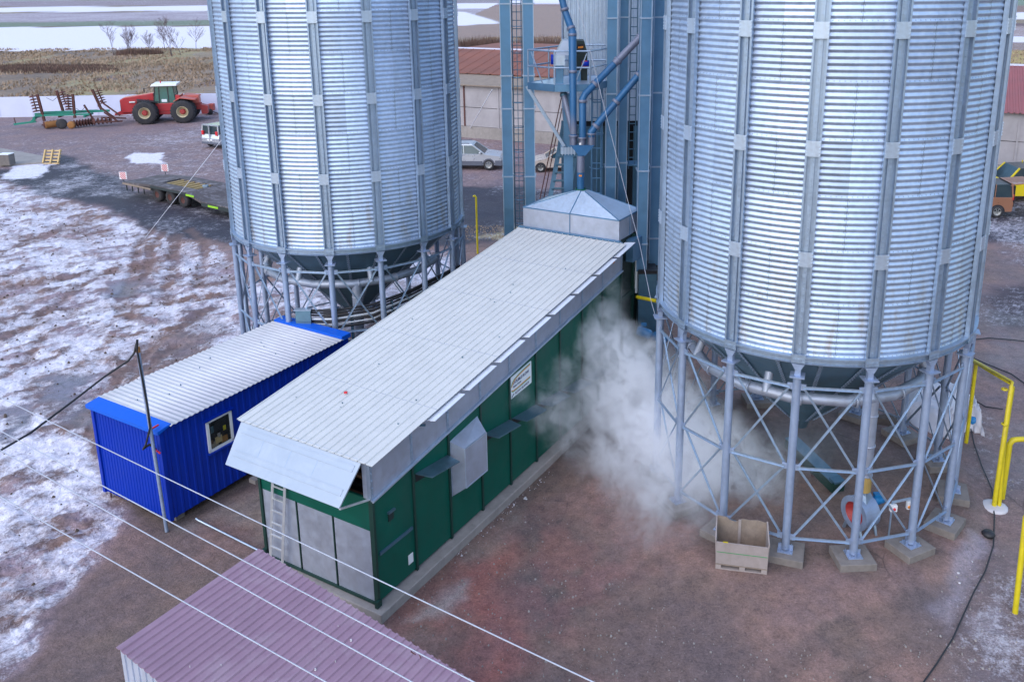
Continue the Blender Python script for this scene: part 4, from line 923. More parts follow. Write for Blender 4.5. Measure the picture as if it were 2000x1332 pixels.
tw = thing('clad_tower', (2.4, 32, 0), 'tall tower clad in pale vertical ribbed sheet behind the elevators', 'tower')
TX0, TX1, TY, TYB, TZ = .47, 4.6, 31.0, 34.5, 7.5
MB().corr((TX0, TY, TZ), V(TX1-TX0, 0, 0), V(0, 0, ZTOP+.8-TZ), .155, .03, V(0, -1, 0), 'trap', .015).build('cladding', M_GALVL, tw)
MB().corr((TX0, TYB, TZ), V(0, TY-TYB, 0), V(0, 0, ZTOP+.8-TZ), .155, .03, V(-1, 0, 0), 'trap', .015).build('cladding', M_GALVL, tw)
MB().corr((TX1, TY, TZ), V(0, TYB-TY, 0), V(0, 0, ZTOP+.8-TZ), .155, .03, V(1, 0, 0), 'trap', .015).build('cladding', M_GALVL, tw)
MB().corr((TX1, TYB, TZ), V(TX0-TX1, 0, 0), V(0, 0, ZTOP+.8-TZ), .155, .03, V(0, 1, 0), 'trap', .015).build('cladding', M_GALVL, tw)
MB().box((TX0, TY, ZTOP+.8), (TX1, TYB, ZTOP+.95)).build('roof', M_GALVL, tw)
MB().box((TX0+.1, TY+.1, TZ-.2), (TX1-.1, TYB-.1, TZ)).build('tower_floor', M_DARK, tw)
for x in (TX0+.2, 1.75, 3.1, TX1-.2):
    for y in (TY+.2, TYB-.2):
        MB().box((x-.1, y-.1, 0), (x+.1, y+.1, TZ-.2)).build('steel_column', M_TEALD, tw)
for a, b in (((TX0+.2, TYB-.2, .3), (1.75, TYB-.2, 7)), ((1.75, TYB-.2, 7), (3.1, TYB-.2, .3)), ((3.1, TY+.2, .3), (TX1-.2, TY+.2, 6.8))): MB().bar(a, b, .08, .08).build('diagonal_brace', M_TEALD, tw)
MB().box((1.75, 32.6, 0), (4.4, 34.1, 7.2)).build('dark_backing', M_DARK, tw)  # near-black box stands in for the dark interior beneath the tower
MB().lathe([(.2, 1.2), (1.3, 4.2), (1.3, 7.2)], 4, (1.7, 33.0, 0), smooth=False).build('cone_hopper', M_TEALD, tw)

# light square column with bolted head, brace and black stair
pc = thing('platform_column', (.95, 28.3, 0), 'pale square steel column with bolted head carrying the platform brace', 'column')
x0, x1 = at(1101, 300, 28.2).x, at(1119, 300, 28.2).x; zh = at(1108, 292, 28.2).z
MB().box((x0, 28.1, 0), (x1, 28.4, at(1108, 185, 28.2).z)).build('shaft', M_TEAL, pc)
MB().box((x0-.10, 27.98, zh-.12), (x1+.08, 28.5, zh+.10)).build('bolted_head', M_GALV, pc)
for k in range(5): MB().box((x0-.06+k*.1, 27.95, zh-.15), (x0-.04+k*.1, 27.99, zh+.13)).build('bolt', M_GALVL, pc)
MB().bar(at(1029, 169, 28.), at(1102, 286, 28.), .12, .10).build('platform_brace', M_GALV, pc)
stt = thing('steep_stair', (.2, 29.5, 0), 'black steep steel stair behind the left of the hopper lid', 'stair')
sa, sb_ = at(1072, 400, 29.5), at(1102, 238, 30.6); sa = sa+(sa-sb_)*.9
for s_ in (0, .62): MB().bar(sa+V(s_, 0, 0), sb_+V(s_, 0, 0), .05, .16).build('stringer', M_TEALD, stt)
for k in range(20): f = (k+.5)/20; p = sa.lerp(sb_, f); MB().box((p.x, p.y-.1, p.z-.02), (p.x+.62, p.y+.12, p.z+.01)).build('tread', M_TEALD, stt)
for s_ in (-.05,): 
    MB().tube([sa+V(s_-.22, -.3, .75), sb_+V(s_-.05, -.3, .9)], .02, 6).build('handrail', M_RUST, stt); MB().tube([sa+V(s_-.14, -.2, .4), sb_+V(s_-.03, -.2, .5)], .018, 6).build('handrail', M_RUST, stt)

# platform with railing and drive machine
pf = thing('service_platform', (.6, 27.4, 0), 'railed service platform with machinery high in front of the cladding', 'platform')
FZ = 9.28; a_, b_, c2_, d_ = V(-.68, 27.5, FZ), V(.12, 26.7, FZ), V(1.22, 26.7, FZ), V(1.85, 27.6, FZ)
d_ = at(1184, 162, 27.9); d_.z = FZ; e_ = V(1.9, 29.5, FZ); f_ = V(.6, 29.6, FZ); g_ = at(1033, 158, 28.0); g_.z = FZ
g_ = V(-.70, 27.6, FZ); b_ = at(1083, 172, 26.9); b_.z = FZ; c2_ = at(1152, 172, 26.9); c2_.z = FZ
pl_ = [g_, b_, c2_, d_, e_, f_]
MB().add([p-V(0, 0, .06) for p in pl_]+pl_, [tuple(range(6))[::-1], tuple(range(6, 12))]+[(i, (i+1) % 6, 6+(i+1) % 6, 6+i) for i in range(6)]).build('platform_deck', M_GALVL, pf)
rim = MB()
for i in range(6): p, q = pl_[i], pl_[(i+1) % 6]; rim.bar(p-V(0, 0, .1), q-V(0, 0, .1), .06, .22, (0, 0, 1))
rim.build('edge_beam', M_TEAL, pf)
for i in (0, 1, 2, 4, 5):
    p, q = pl_[i], pl_[(i+1) % 6]
    for h in (1.02, .52): MB().tube([p+V(0, 0, h), q+V(0, 0, h)], .028, 8).build('guard_rail', M_GALV, pf)
    n_ = max(1, int((q-p).length/.8))
    for k in range(n_): r0_ = p.lerp(q, k/n_); MB().tube([r0_, r0_+V(0, 0, 1.02)], .026, 8).build('rail_post', M_GALV, pf)
MB().bar(g_+V(.1, 0, .95), g_.lerp(b_, .55), .03, .03).build('rail_brace', M_GALVL, pf)
MB().bar(c2_+V(-.45, 0, .05), c2_+V(-.1, 0, .95), .03, .03).build('rail_brace', M_GALV, pf)
X = lambda px, py, d: at(px, py, d)
mx0, mx1 = X(1085, 130, 27.3).x, X(1103, 130, 27.3).x
mc = MB(); z1_, z2_, z3_, z4_ = X(1090, 165, 27.3).z, X(1090, 128, 27.3).z, X(1090, 108, 27.3).z, X(1100, 81, 27.3).z
MB().box((mx0, 27.2, z1_), (mx1-.04, 27.55, z2_)).build('drive_box', M_TEAL, pf)
MB().box((mx0-.03, 27.15, z2_), (mx1, 27.7, z3_)).build('drive_box', M_GALVL, pf)
MB().hex([(mx0, 27.15, z3_), (X(1112, 108, 27.3).x, 27.15, z3_), (X(1112, 108, 27.3).x, 28.3, z3_), (mx0, 28.3, z3_), (mx0+.22, 27.5, z4_), (X(1114, 82, 27.6).x, 27.5, z4_), (X(1114, 82, 27.6).x, 28.3, z4_), (mx0+.22, 28.3, z4_)]).build('slanted_cover', M_BOARD, pf)
MB().lathe([(0, 0), (.07, 0), (.07, .3), (0, .3)], 14, (mx0-.08, 27.4, z2_+.02), (0, 0, 1)).build('motor', M_BLUE, pf)
hx0, hx1 = X(1124, 100, 28.2).x, X(1147, 100, 28.2).x; hz0, hz1 = X(1130, 160, 28.2).z, X(1130, 80, 28.2).z
hd = MB().prism([V(0, 0, 0), V(hx1-hx0, 0, 0), V(hx1-hx0, 0, (hz1-hz0)*.72), V((hx1-hx0)*.72, 0, hz1-hz0), V(0, 0, hz1-hz0)], (hx0, 28.1, hz0), (hx0, 28.9, hz0)).build('machine_head', M_DKGREEN, pf)
sx0, sx1, sz0, sz1 = X(1128, 92, 28.08).x, X(1140, 92, 28.08).x, X(1130, 99, 28.08).z, X(1130, 87, 28.08).z
MB().box((sx0, 28.06, sz0), (sx1, 28.098, sz1)).build('name_plate', M_DARK, hd)
for k in range(5): MB().box((sx0+.02+k*.033, 28.05, sz0+.06+k*.003), (sx0+.045+k*.033, 28.062, sz0+.12+k*.003)).build('plate_lettering', M_ORANGE, hd)
MB().lathe([(0, 0), (.10, 0), (.10, .22), (0, .22)], 14, (X(1137, 125, 28).x, 28.0, X(1137, 125, 28).z), (1, 0, 0)).build('motor', M_BLUE, pf)
MB().lathe([(0, -.06), (.12, -.06), (.12, .02), (0, .02)], 16, (X(1143, 125, 27.9).x, 27.95, X(1143, 126, 27.9).z), (0, -1, 0)).build('red_cover', M_REDP, pf)
MB().box((X(1125, 150, 28).x, 27.95, X(1130, 160, 28).z), (X(1134, 150, 28).x, 28.1, X(1130, 138, 28).z)).build('discharge_chute', M_TEAL, pf)

# spout pipes into the three way head
def pipe(name, pts, r, m, label, cl=(), n=16):
    t = thing(name, tuple(pts[-1]), label, 'pipe'); MB().tube(pts, r, n).build('tube', m[0], t)
    tot = [Vector(p) for p in pts]
    for i, f in cl:
        p, q = tot[i], tot[i+1]; c = p.lerp(q, f); MB().lathe([(r, -.05), (r+.03, -.04), (r+.03, .04), (r, .05)], n, c, q-p).build('pipe_clamp', m[1], t)
    return t
dj = 26.42
H1, H2, H3 = at(1120, 266, dj), at(1137, 270, dj), at(1155, 262, dj)
p1 = [at(1090, -30, 26.9), at(1104, 24, 26.9), at(1117, 60, 26.6), at(1118, 64, dj), at(1120, 266, dj)]
pipe('spout_pipe', p1, .10, (M_PIPE, M_PIPEG), 'vertical spout pipe with a bend, passing in front of the platform', ((0, .9), (1, .9), (3, .02), (3, .37)))
lo = MB().tube([at(1118.5, 138, dj), at(1120, 262, dj)], .104, 16)
single(lo, 'pipe_sleeve', M_PIPEG, 'dark grey sleeve on the lower half of the straight spout pipe', 'pipe')
p2 = [at(1262, -20, 27.2), at(1261, 62, 27.2), at(1252, 72, 27.1), at(1143, 184, dj+.1), at(1138, 194, dj), at(1138, 270, dj)]
pipe('spout_pipe', p2, .108, (M_PIPE, M_PIPEG), 'blue spout pipe dropping at a slant from the right elevators to the middle inlet', ((0, .98), (2, .02), (2, .83), (2, .42), (4, .05)))
single(MB().tube([at(1250, 74, 27.08), at(1200, 125.5, 26.8)], .112, 16), 'pipe_sleeve', M_PIPEG, 'grey upper sleeve of the upper slanting spout pipe', 'pipe')
p3 = [at(1300, 84, 26.9), at(1290, 97, 26.9), at(1161, 250, dj+.05), at(1155, 258, dj), at(1155, 268, dj)]
pipe('spout_pipe', p3, .108, (M_PIPE, M_PIPEG), 'lower slanting blue spout pipe crossing both elevator trunks', ((1, .1), (1, .33), (1, .67), (1, .98)))
p4 = [at(1098, 168, 27.3), at(1100, 182, 27.2), at(1118, 256, 26.7)]
pipe('spout_pipe', p4, .09, (M_PIPEG, M_TEALD), 'short grey chute from platform machine slanting behind the straight spout', ((1, .05),))
jh = thing('three_way_spout', (.92, 26.42, 6.1), 'blue three way spout head feeding the hopper lid on the dryer', 'spout')
yy = lambda x, y: at(x, y, dj)
jb = MB(); A = [yy(1114, 283), yy(1160, 283), yy(1143, 303), yy(1130, 303)]
jb.prism([p-A[0] for p in (A[0], A[1], A[2], A[3])][::-1], A[0]-V(0, .13, 0), A[0]+V(0, .13, 0)); jb.build('splitter_box', M_PIPE, jh)
for h, r_ in ((H1, .12), (H2, .12), (H3, .12)): MB().tube([h, V(h.x, h.y, A[0].z-.02)], r_, 4).build('inlet_neck', M_PIPEG, jh)
for h in (H1, H2, H3): MB().lathe([(.10, -.02), (.145, -.02), (.145, .03), (.10, .03)], 16, h).build('inlet_clamp', M_PIPEG, jh)
MB().box(tuple(yy(1131, 282)-V(0, .14, .0)), tuple(yy(1135, 278)-V(0, .13, 0))).build('white_tag', M_WHITE, jh)
pz = yy(1136, 303)
MB().tube([(.92, dj, pz.z+.02), (.92, dj, 6.10)], .115, 18).build('drop_pipe', M_PIPE, jh)
MB().tube([(.92, dj, pz.z-.02), (.92, dj, (pz.z*.5+6.1*.5))], .119, 18).build('grey_sleeve', M_PIPEG, jh)
MB().box((.86, dj-.125, 6.52), (.95, dj-.119, 6.57)).build('orange_tag', M_ORANGE, jh)
# caged ladder right of the spout head
cl_ = thing('caged_ladder', (1.35, 27.6, 0), 'pale steel ladder with safety cage right of the spout head', 'ladder')
ladder(cl_, at(1157, 280, 27.6).x, at(1172, 280, 27.6).x+.05, 27.9, 1.5, at(1160, 165, 27.6).z, .5, .022, M_TEAL, cage=.22, cm=M_TEAL)

# guy ropes
an = gz(283, 465, 0); e1 = LC+V(3.7*math.cos(R(-57)), 3.7*math.sin(R(-57)), 13.5)
single(MB().tube([an, e1+(e1-an)*.12], .011, 6), 'guy_rope', M_WIRE, 'long thin guy rope slanting across the left silo down to the snow', 'rope')
g0 = at(1160, 130, 26.4); g1 = at(1225, 388, 25.6); g2 = at(1291, 652, 21.2)
single(MB().tube([g0+(g0-g1)*.9, g0, g1, at(1250, 480, 24.6), at(1272, 590, 22.6), g2], .0085, 6), 'guy_rope', M_WIREL, 'pale rope from the platform down to a leg of the right silo', 'rope')
single(MB().tube([at(961, 176, 60), gz(912, 262, 0)], .03, 5), 'guy_rope', M_WIRE, 'thin rope slanting before the concrete barn wall', 'rope')

# cable trays between cabin and left silo
ct = thing('cable_tray', (-6.0, 24.6, 0), 'bundle of thick black cables on trays between blue cabin and dryer', 'cables')
for k in range(7):
    dz = -.09*k; r_ = .028 if k % 3 else .04
    pts = [V(-7.25, 24.15+.05*(k % 3), 3.0+dz), V(-6.5, 24.2, 2.97+dz), V(-5.4, 24.55, 3.02+dz), V(-4.4, 25.4, 3.14+dz*.8), V(-3.0, 26.9, 3.45+dz*.7)]
    MB().tube(pts, r_, 6).build('cable', M_BLACK if k not in (3, 5) else M_ALU, ct)
for k in range(8):
    MB().tube([V(-6.2+.05*k, 23.9+.1*k, 2.02-.015*k), V(-5.3, 24.4+.1*k, 2.1), V(-4.2, 25.4+.12*k, 2.5), V(-3.2, 26.6+.1*k, 2.8)], .02, 6).build('cable', M_BLACK if k % 3 else M_GALVL, ct)
for x, y in ((-6.0, 24.4), (-4.9, 25.0)): MB().box((x-.04, y-.04, 0), (x+.04, y+.04, 3.0)).build('tray_post', M_TEALD, ct)
for z in (2.05, 2.2): MB().bar((-6.3, 23.95, z), (-5.7, 23.75, z), .03, .03).build('tray_end', M_ALU, ct)
ps = thing('electric_cabinet', (-7.35, 24.1, 0), 'bent grey sheet metal panel standing at the end of the blue cabin', 'panel')
pp = [(-7.58, 24.05), (-7.12, 24.0)]
pb = MB()
zz = [3.05, 2.7, 2.35, 2.0, 1.6, 1.0, .2]; off = [0, .02, .02, -.01, -.06, -.08, -.08]
for k in range(6):
    pb.hex([V(-7.58, 24.08-off[k+1], zz[k+1]), V(-7.12, 24.03-off[k+1], zz[k+1]), V(-7.12, 24.12-off[k+1], zz[k+1]), V(-7.58, 24.17-off[k+1], zz[k+1]), V(-7.58, 24.08-off[k], zz[k]-.008), V(-7.12, 24.03-off[k], zz[k]-.008), V(-7.12, 24.12-off[k], zz[k]-.008), V(-7.58, 24.17-off[k], zz[k]-.008)])
pb.build('sheet_casing', M_CONE, ps); MB().box((-7.6, 24.0, 3.05), (-7.1, 24.2, 3.07)).build('top_cap', M_GALVL, ps)

# ------------------------------------------------------------------ yellow gas pipes
def ypipe(pts, r, label, base=None):
    t = thing('gas_pipe', tuple(Vector(pts[0])), label, 'pipe', None)
    MB().tube(pts, r, 14).build('tube', M_YEL, t)
    if base: MB().lathe([(.30, -.02), (.30, .03), (.24, .05), (0, .05)], 14, base).build('concrete_collar', M_TARP, t)
    return t
A = gz(1941, 990, 0); A.z = -.1; Bp = gz(1887, 864, 0); Bp.z = -.1
A2 = V(A.x, A.y, 3.25); top0 = at(1962, 750, (A.y)); top0 = V(A.x+.05, A.y+.02, top0.z); tB = at(1900, 708, Bp.y); tB = V(Bp.x+.0, Bp.y, tB.z)
far = V(A.x-2.2, A.y+4.2, tB.z)
m = ypipe([A, V(top0.x, top0.y, top0.z-.08), V(top0.x, top0.y, top0.z)+(tB-top0)*.03, tB+V(0, 0, .0), tB+(tB-top0)*.12], .055, 'yellow gas pipe frame beside the right silo, with horizontal run', gz(1942, 990, 0))
MB().tube([Bp, tB], .05, 12).build('post', M_YEL, m)
a2 = A+V(.03, .02, 0); MB().tube([A+V(.13, .0, 0), at(1964, 830, A.y+.05)], .05, 12).build('post', M_YEL, m)
for q_ in (at(1962, 828, A.y+.02), at(1962, 760, A.y+.02)): MB().lathe([(.055, -.02), (.075, -.015), (.075, .015), (.055, .02)], 14, q_).build('pipe_joint', M_YEL, m)
Cg = gz(1957, 972, 0); Cg.z = -.1; ct_ = at(1975, 858, Cg.y); ct2 = at(2040, 856, Cg.y+.0)
ypipe([Cg, V(ct_.x-.02, Cg.y, ct_.z-.12), V(ct_.x+.04, Cg.y, ct_.z-.02), V(ct_.x+.14, Cg.y, ct_.z), ct2, ct2+V(2, 0, 0)], .065, 'yellow gas pipe with rounded elbow leaving the frame at right')
Dg = gz(1983, 1195, 0); Dg.z = -.1; dt = at(2004, 1010, Dg.y); ypipe([Dg, V(dt.x, dt.y, dt.z), V(dt.x, dt.y, dt.z)+V(.05, 0, .12), V(dt.x+1.5, dt.y, dt.z+.15)], .055, 'single yellow gas post at the lower right edge')
Eg = gz(933, 495, 0); Eg.z = -.1; et = V(Eg.x, Eg.y, 2.72); ypipe([Eg, et, et+V(-.06, 0, .06), et+V(-.14, 0, .03)], .045, 'thin yellow post with small hooked top behind the dryer roof')
single(MB().tube([at(1244, 580, 24.9), at(1282, 588, 24.4)], .055, 12), 'gas_pipe', M_YEL, 'short horizontal yellow pipe between end housing and right silo', 'pipe')

# hose on the yard
single(MB().tube([(lambda p: V(p.x, p.y, .035+float(rise_at(p.x, p.y))))(gz(x, y, .1)) for x, y in ((1960, 795), (1925, 790), (1900, 775), (1890, 800), (1903, 862), (1918, 905), (1938, 950), (1943, 1005), (1941, 1060), (1925, 1110), (1903, 1150), (1880, 1200), (1862, 1240), (1830, 1290), (1800, 1332), (1770, 1380))], .016, 6), 'ground_cable', M_BLACK, 'black cable snaking over the yard past the yellow pipes', 'cable')
single(MB().tube([gz(x, y, .03) for x, y in ((2040, 672), (1980, 664), (1930, 660), (1896, 664))], .018, 6), 'ground_cable', M_BLACK, 'black cable across the far right yard', 'cable')
single(MB().tube([gz(x, y, .03) for x, y in ((1880, 690), (1930, 712), (1975, 730), (2060, 790))], .018, 6), 'ground_cable', M_BLACK, 'second cable running down right behind the yellow frame', 'cable')
tt = MB().lathe([(0, 0), (.13, .0), (.15, .06), (.11, .11), (0, .12)], 12, gz(1930, 1046, 0)); single(tt, 'black_lump', M_BLACK, 'small black lump on the earth below the yellow pipes', 'debris')

# ------------------------------------------------------------------ crate
cr = thing('wooden_crate', (4.1, 16.5, 0), 'open weathered plywood crate on a pallet by the right silo legs', 'crate')
G = frame(gz(1397, 1110, .15), R(-12)); LX, WY = 1.08, .70
for w_ in (0, .30, .60): MB().fbox(G, 0, LX, w_, w_+.1, .0, .03).build('pallet_runner', M_WOODL, cr)
for l in (0, .5, LX-.12):
    for w_ in (0, .30, .60): MB().fbox(G, l, l+.12, w_, w_+.1, .03, .11).build('pallet_block', M_WOODL, cr)
MB().fbox(G, 0, LX, 0, WY, .11, .135).build('pallet_deck', M_WOOD, cr)
MB().fbox(G, 0, LX, 0, .025, .14, .66).build('front_panel', M_WOODL, cr)
bkp = [(0, .85), (.18, .83), (.27, .76), (.36, .74), (.50, .83), (.66, .82), (.8, .84), (.95, .80), (1.0, .84)]
bb = MB()
for (a, h0), (b, h1) in zip(bkp[:-1], bkp[1:]): bb.hex([G(LX*a, WY-.025, .14), G(LX*b, WY-.025, .14), G(LX*b, WY, .14), G(LX*a, WY, .14), G(LX*a, WY-.025, h0), G(LX*b, WY-.025, h1), G(LX*b, WY, h1), G(LX*a, WY, h0)])
bb.build('back_panel', M_WOOD, cr)
MB().hex([G(-.0, .03, .14), G(.025, .03, .14), G(.025, WY-.03, .14), G(0, WY-.03, .14), G(-.03, .03, .70), G(-.005, .03, .70), G(-.005, WY-.03, .86), G(-.03, WY-.03, .86)]).build('side_panel', M_WOODL, cr)
MB().hex([G(LX-.025, .03, .14), G(LX, .03, .14), G(LX, WY-.03, .14), G(LX-.025, WY-.03, .14), G(LX-.0, .03, .72), G(LX+.025, .03, .72), G(LX+.0, WY-.03, .84), G(LX-.03, WY-.03, .84)]).build('side_panel', M_WOODL, cr)
MB().fbox(G, LX*.42, LX*.42+.06, WY-.05, WY-.026, .14, .82).build('batten', M_WOODL, cr)
MB().fbox(G, 0.01, LX-.01, -.006, -.001, .42, .432).build('green_strap', M_SIGNG, cr)
MB().fbox(G, .14, .24, .0, .03, .661, .672).build('yellow_mark', M_YEL, cr)
# control boxes on the leg
cx_ = thing('switch_boxes', (7.7, 16.95, 0), 'two white switch boxes with red knobs on a rail between silo legs', 'switch')
p = at(1742, 990, 16.95); q = at(1778, 984, 17.05)
MB().bar(p+V(0, 0, .12), q+V(0, 0, .14), .04, .04).build('mount_rail', M_GALVL, cx_)
MB().bar(p+V(0, 0, .12), V(p.x, p.y+.02, 0), .03, .03).build('mount_post', M_GALV, cx_)
for c, s_ in ((p+V(.02, -.02, 0), .075), (q+V(.0, -.02, 0), .095)):
    o = MB().box(tuple(c-V(s_, .05, s_)), tuple(c+V(s_, .03, s_))).build('switch_box', M_WHITE, cx_)
    MB().lathe([(0, .075), (.03, .075), (.035, .05), (.035, .03)], 10, c+V(.01, 0, -.01), (0, -1, 0)).build('red_knob', M_REDL, o)
MB().lathe([(0, .075), (.03, .075), (.035, .05), (.035, .03)], 10, q+V(-.05, -.02, -.03), (0, -1, 0)).build('orange_knob', M_ORANGE, cx_)
# tarp heap behind the right silo
def heap(pts, h, m, name, label, cat, seed=3, n=26):
    P = [gz(x, y, 0) for x, y in pts]; c = sum(P, Vector())/len(P); vs = []; fs = []
    for i in range(n+1):
        for j in range(n+1):
            u, v_ = i/n, j/n; a = P[0].lerp(P[1], u); b = P[3].lerp(P[2], u); p = a.lerp(b, v_)
            e = min(u, 1-u, v_, 1-v_)*2; k = vn(np.array([u*3.3+seed]), np.array([v_*3.3]), seed)[0]*.7+vn(np.array([u*9+seed]), np.array([v_*9]), seed+1)[0]*.3
            vs.append((p.x+(k-.5)*.3, p.y+(k-.5)*.3, h*min(1, e*2.2)*(.35+.9*k)+.01))
    for i in range(n):
        for j in range(n): a = i*(n+1)+j; fs.append((a, a+n+1, a+n+2, a+1))
    nb_ = len(vs); ring = [i*(n+1) for i in range(n+1)]+[n*(n+1)+j for j in range(1, n+1)]+[i*(n+1)+n for i in range(n-1, -1, -1)]+[j for j in range(n-1, 0, -1)]
    vs += [(vs[i][0], vs[i][1], -.05) for i in ring]
    for k in range(len(ring)): q2 = (k+1) % len(ring); fs.append((ring[k], nb_+k, nb_+q2, ring[q2]))
    return single(MB().add(vs, fs), name, m, label, cat)
heap(((1760, 815), (1870, 870), (1905, 770), (1780, 752)), .75, M_TARP, 'tarp_heap', 'crumpled white tarpaulin heap seen through the right silo legs', 'tarp')
heap(((1885, 840), (1922, 856), (1900, 790), (1878, 780)), .5, M_TARP, 'tarp_corner', 'white tarpaulin corner spread beside the yellow pipe post', 'tarp', 8)
heap(((1640, 830), (1775, 860), (1760, 815), (1660, 800)), .25, M_SOIL, 'earth_heap', 'low dark heap of earth and boards behind the right silo', 'earth', 5)
bl_ = thing('blue_motor', gz(1902, 822, 0), 'small bright blue motor on the tarpaulin beside the yellow post', 'motor')
c = gz(1902, 822, .2); MB().lathe([(0, -.14), (.12, -.14), (.13, 0), (.12, .14), (0, .14)], 16, c, (1, -.3, 0)).build('housing', M_BRBLUE, bl_); MB().lathe([(.03, .14), (.03, .22), (0, .22)], 10, c, (1, -.3, 0)).build('shaft', M_GALV, bl_)
MB().box(tuple(c-V(.1, .08, .2)), tuple(c+V(.1, .08, -.1))).build('mount_foot', M_TEALD, bl_)

# ------------------------------------------------------------------ fence, barns
A, Bq = V(-52.66, 82.74, 0), V(-33.75, 84.49, 0); fa = math.atan2(Bq.y-A.y, Bq.x-A.x); FN = frame(A, fa)
fc = thing('concrete_fence', FN(5, 0, 0), 'long pale concrete panel fence behind the tractor', 'fence')
for k in range(-8, 14):
    MB().fbox(FN, k*3.+.03, k*3.+2.97, 0, .12, -.1, 1.93).build('fence_panel', M_FENCE, fc); MB().fbox(FN, k*3.-.08, k*3.+.08, -.03, .15, -.1, 1.95).build('fence_post', M_FENCE, fc)
BN = frame((-7.2, 70.35, 0), math.atan2(-.427, .904))
def barn(l0, l1, label, roofm, corr_, gl):
    t = thing('barn', BN((l0+l1)/2, 4, 0), label, 'barn'); n = int(round((l1-l0)/3.))
    for k in range(n):
        a = l0+k*(l1-l0)/n; b = a+(l1-l0)/n
        MB().fbox(BN, a+.03, b-.03, 0, .2, .95, 2.45).build('wall_panel', M_CONCW, t); MB().fbox(BN, a+.03, b-.03, 0, .2, 2.50, 4.35).build('wall_panel', M_CONCW, t)
        MB().fbox(BN, a-.06, a+.06, -.06, .22, 0, 4.35).build('wall_post', M_RUST if k % 2 == 0 else M_CONCW, t)
    MB().fbox(BN, l0, l1, -.10, .25, -.1, .93).build('plinth', M_CONC, t)
    MB().fbox(BN, l0, l1, .21, 17.6, 0, 4.3).build('inner_block', M_CONCW, t)
    if corr_:
        e0 = BN(l0, -.35, 4.28); MB().corr(BN(l0, -.35, 4.28), BN.L*(l1-l0), BN(l0, 9, 6.36)-e0, .32, .06, V(0, -.2, 1), 'trap', .02).build('corrugated_roof', roofm, t)
        MB().corr(BN(l0, 9, 6.36), BN.L*(l1-l0), BN(l0, 18.2, 4.3)-BN(l0, 9, 6.36), .32, .06, V(0, .2, 1), 'trap', .02).build('corrugated_roof', roofm, t)
        MB().fbox(BN, l0, l1, 8.8, 9.2, 6.36, 6.46).build('ridge_cap', M_FENCE, t)
    else:
        MB().hex([BN(l0, -.4, 4.25), BN(l1, -.4, 4.25), BN(l1, 2.2, 4.78), BN(l0, 2.2, 4.78), BN(l0, -.4, 4.33), BN(l1, -.4, 4.33), BN(l1, 2.2, 4.86), BN(l0, 2.2, 4.86)]).build('eave_strip', M_WOOD, t)
        MB().corr(BN(l0, 2.15, 4.95), BN.L*(l1-l0), BN(l0, 9, 6.36)-BN(l0, 2.15, 4.95), 1.1, .05, V(0, -.2, 1), 'rib', .05).build('rusty_roof', roofm, t)
        MB().fbox(BN, l0, l1, 9., 17.8, 4.3, 6.3).build('rear_roof_block', roofm, t)
        MB().fbox(BN, l0, l1, 8.9, 9.2, 6.36, 6.46).build('ridge_cap', M_FENCE, t)
    return t
barn(-6, 19, 'concrete walled barn with rusty brown roof behind the left elevator', M_RUSTROOF, False, None)
barn(25, 64, 'barn with red corrugated roof and concrete wall at the right edge', M_REDROOF, True, None)

# ------------------------------------------------------------------ vehicles
def wheel(t, x, y, r, w_, rim=M_RIM, rr=.62, side=1, tyre=M_TYRE, deep=.0, tread=False):
    wh = bpy.data.objects.new('wheel', None); C.objects.link(wh); wh.parent = t; wh['_o'] = (0, 0, 0)
    ty = MB().lathe([(r*rr, -w_*.5), (r*.86, -w_*.52), (r*.97, -w_*.44), (r, -w_*.3), (r, w_*.3), (r*.97, w_*.44), (r*.86, w_*.52), (r*rr, w_*.5)], 28, (x, y, r), (0, side, 0))
    if tread:
        for k in range(22):
            a = 2*math.pi*k/22
            for s_ in (-1, 1):
                a2 = a+(.13 if s_ > 0 else 0); c = V(x+math.cos(a2)*r*1.0, y+s_*w_*.22, r+math.sin(a2)*r*1.0); tn = V(-math.sin(a2), 0, math.cos(a2)); rd = V(math.cos(a2), 0, math.sin(a2))
                ty.bar(c-V(0, w_*.2, 0)-tn*.05*s_, c+V(0, w_*.2, 0)+tn*.05*s_, .07, .08, rd)
    ty.build('tyre', tyre, wh, False)
    MB().lathe([(r*rr, w_*.46), (r*rr*.93, w_*.5), (r*rr*.88, w_*(.40-deep)), (r*rr*.5, w_*(.30-deep)), (r*.16, w_*(.33-deep)), (.0, w_*(.36-deep))], 24, (x, y, r), (0, side, 0)).build('rim', rim, wh, False)
    if rim == M_RIM:
        for k in range(6):
            a = 2*math.pi*k/6; p = V(x, y+side*w_*.40, r); MB().bar(p+V(math.cos(a), 0, math.sin(a))*r*.12, p+V(math.cos(a), 0, math.sin(a))*r*rr*.88, .05, .03).build('spoke', M_RIM, wh, False)
    return wh
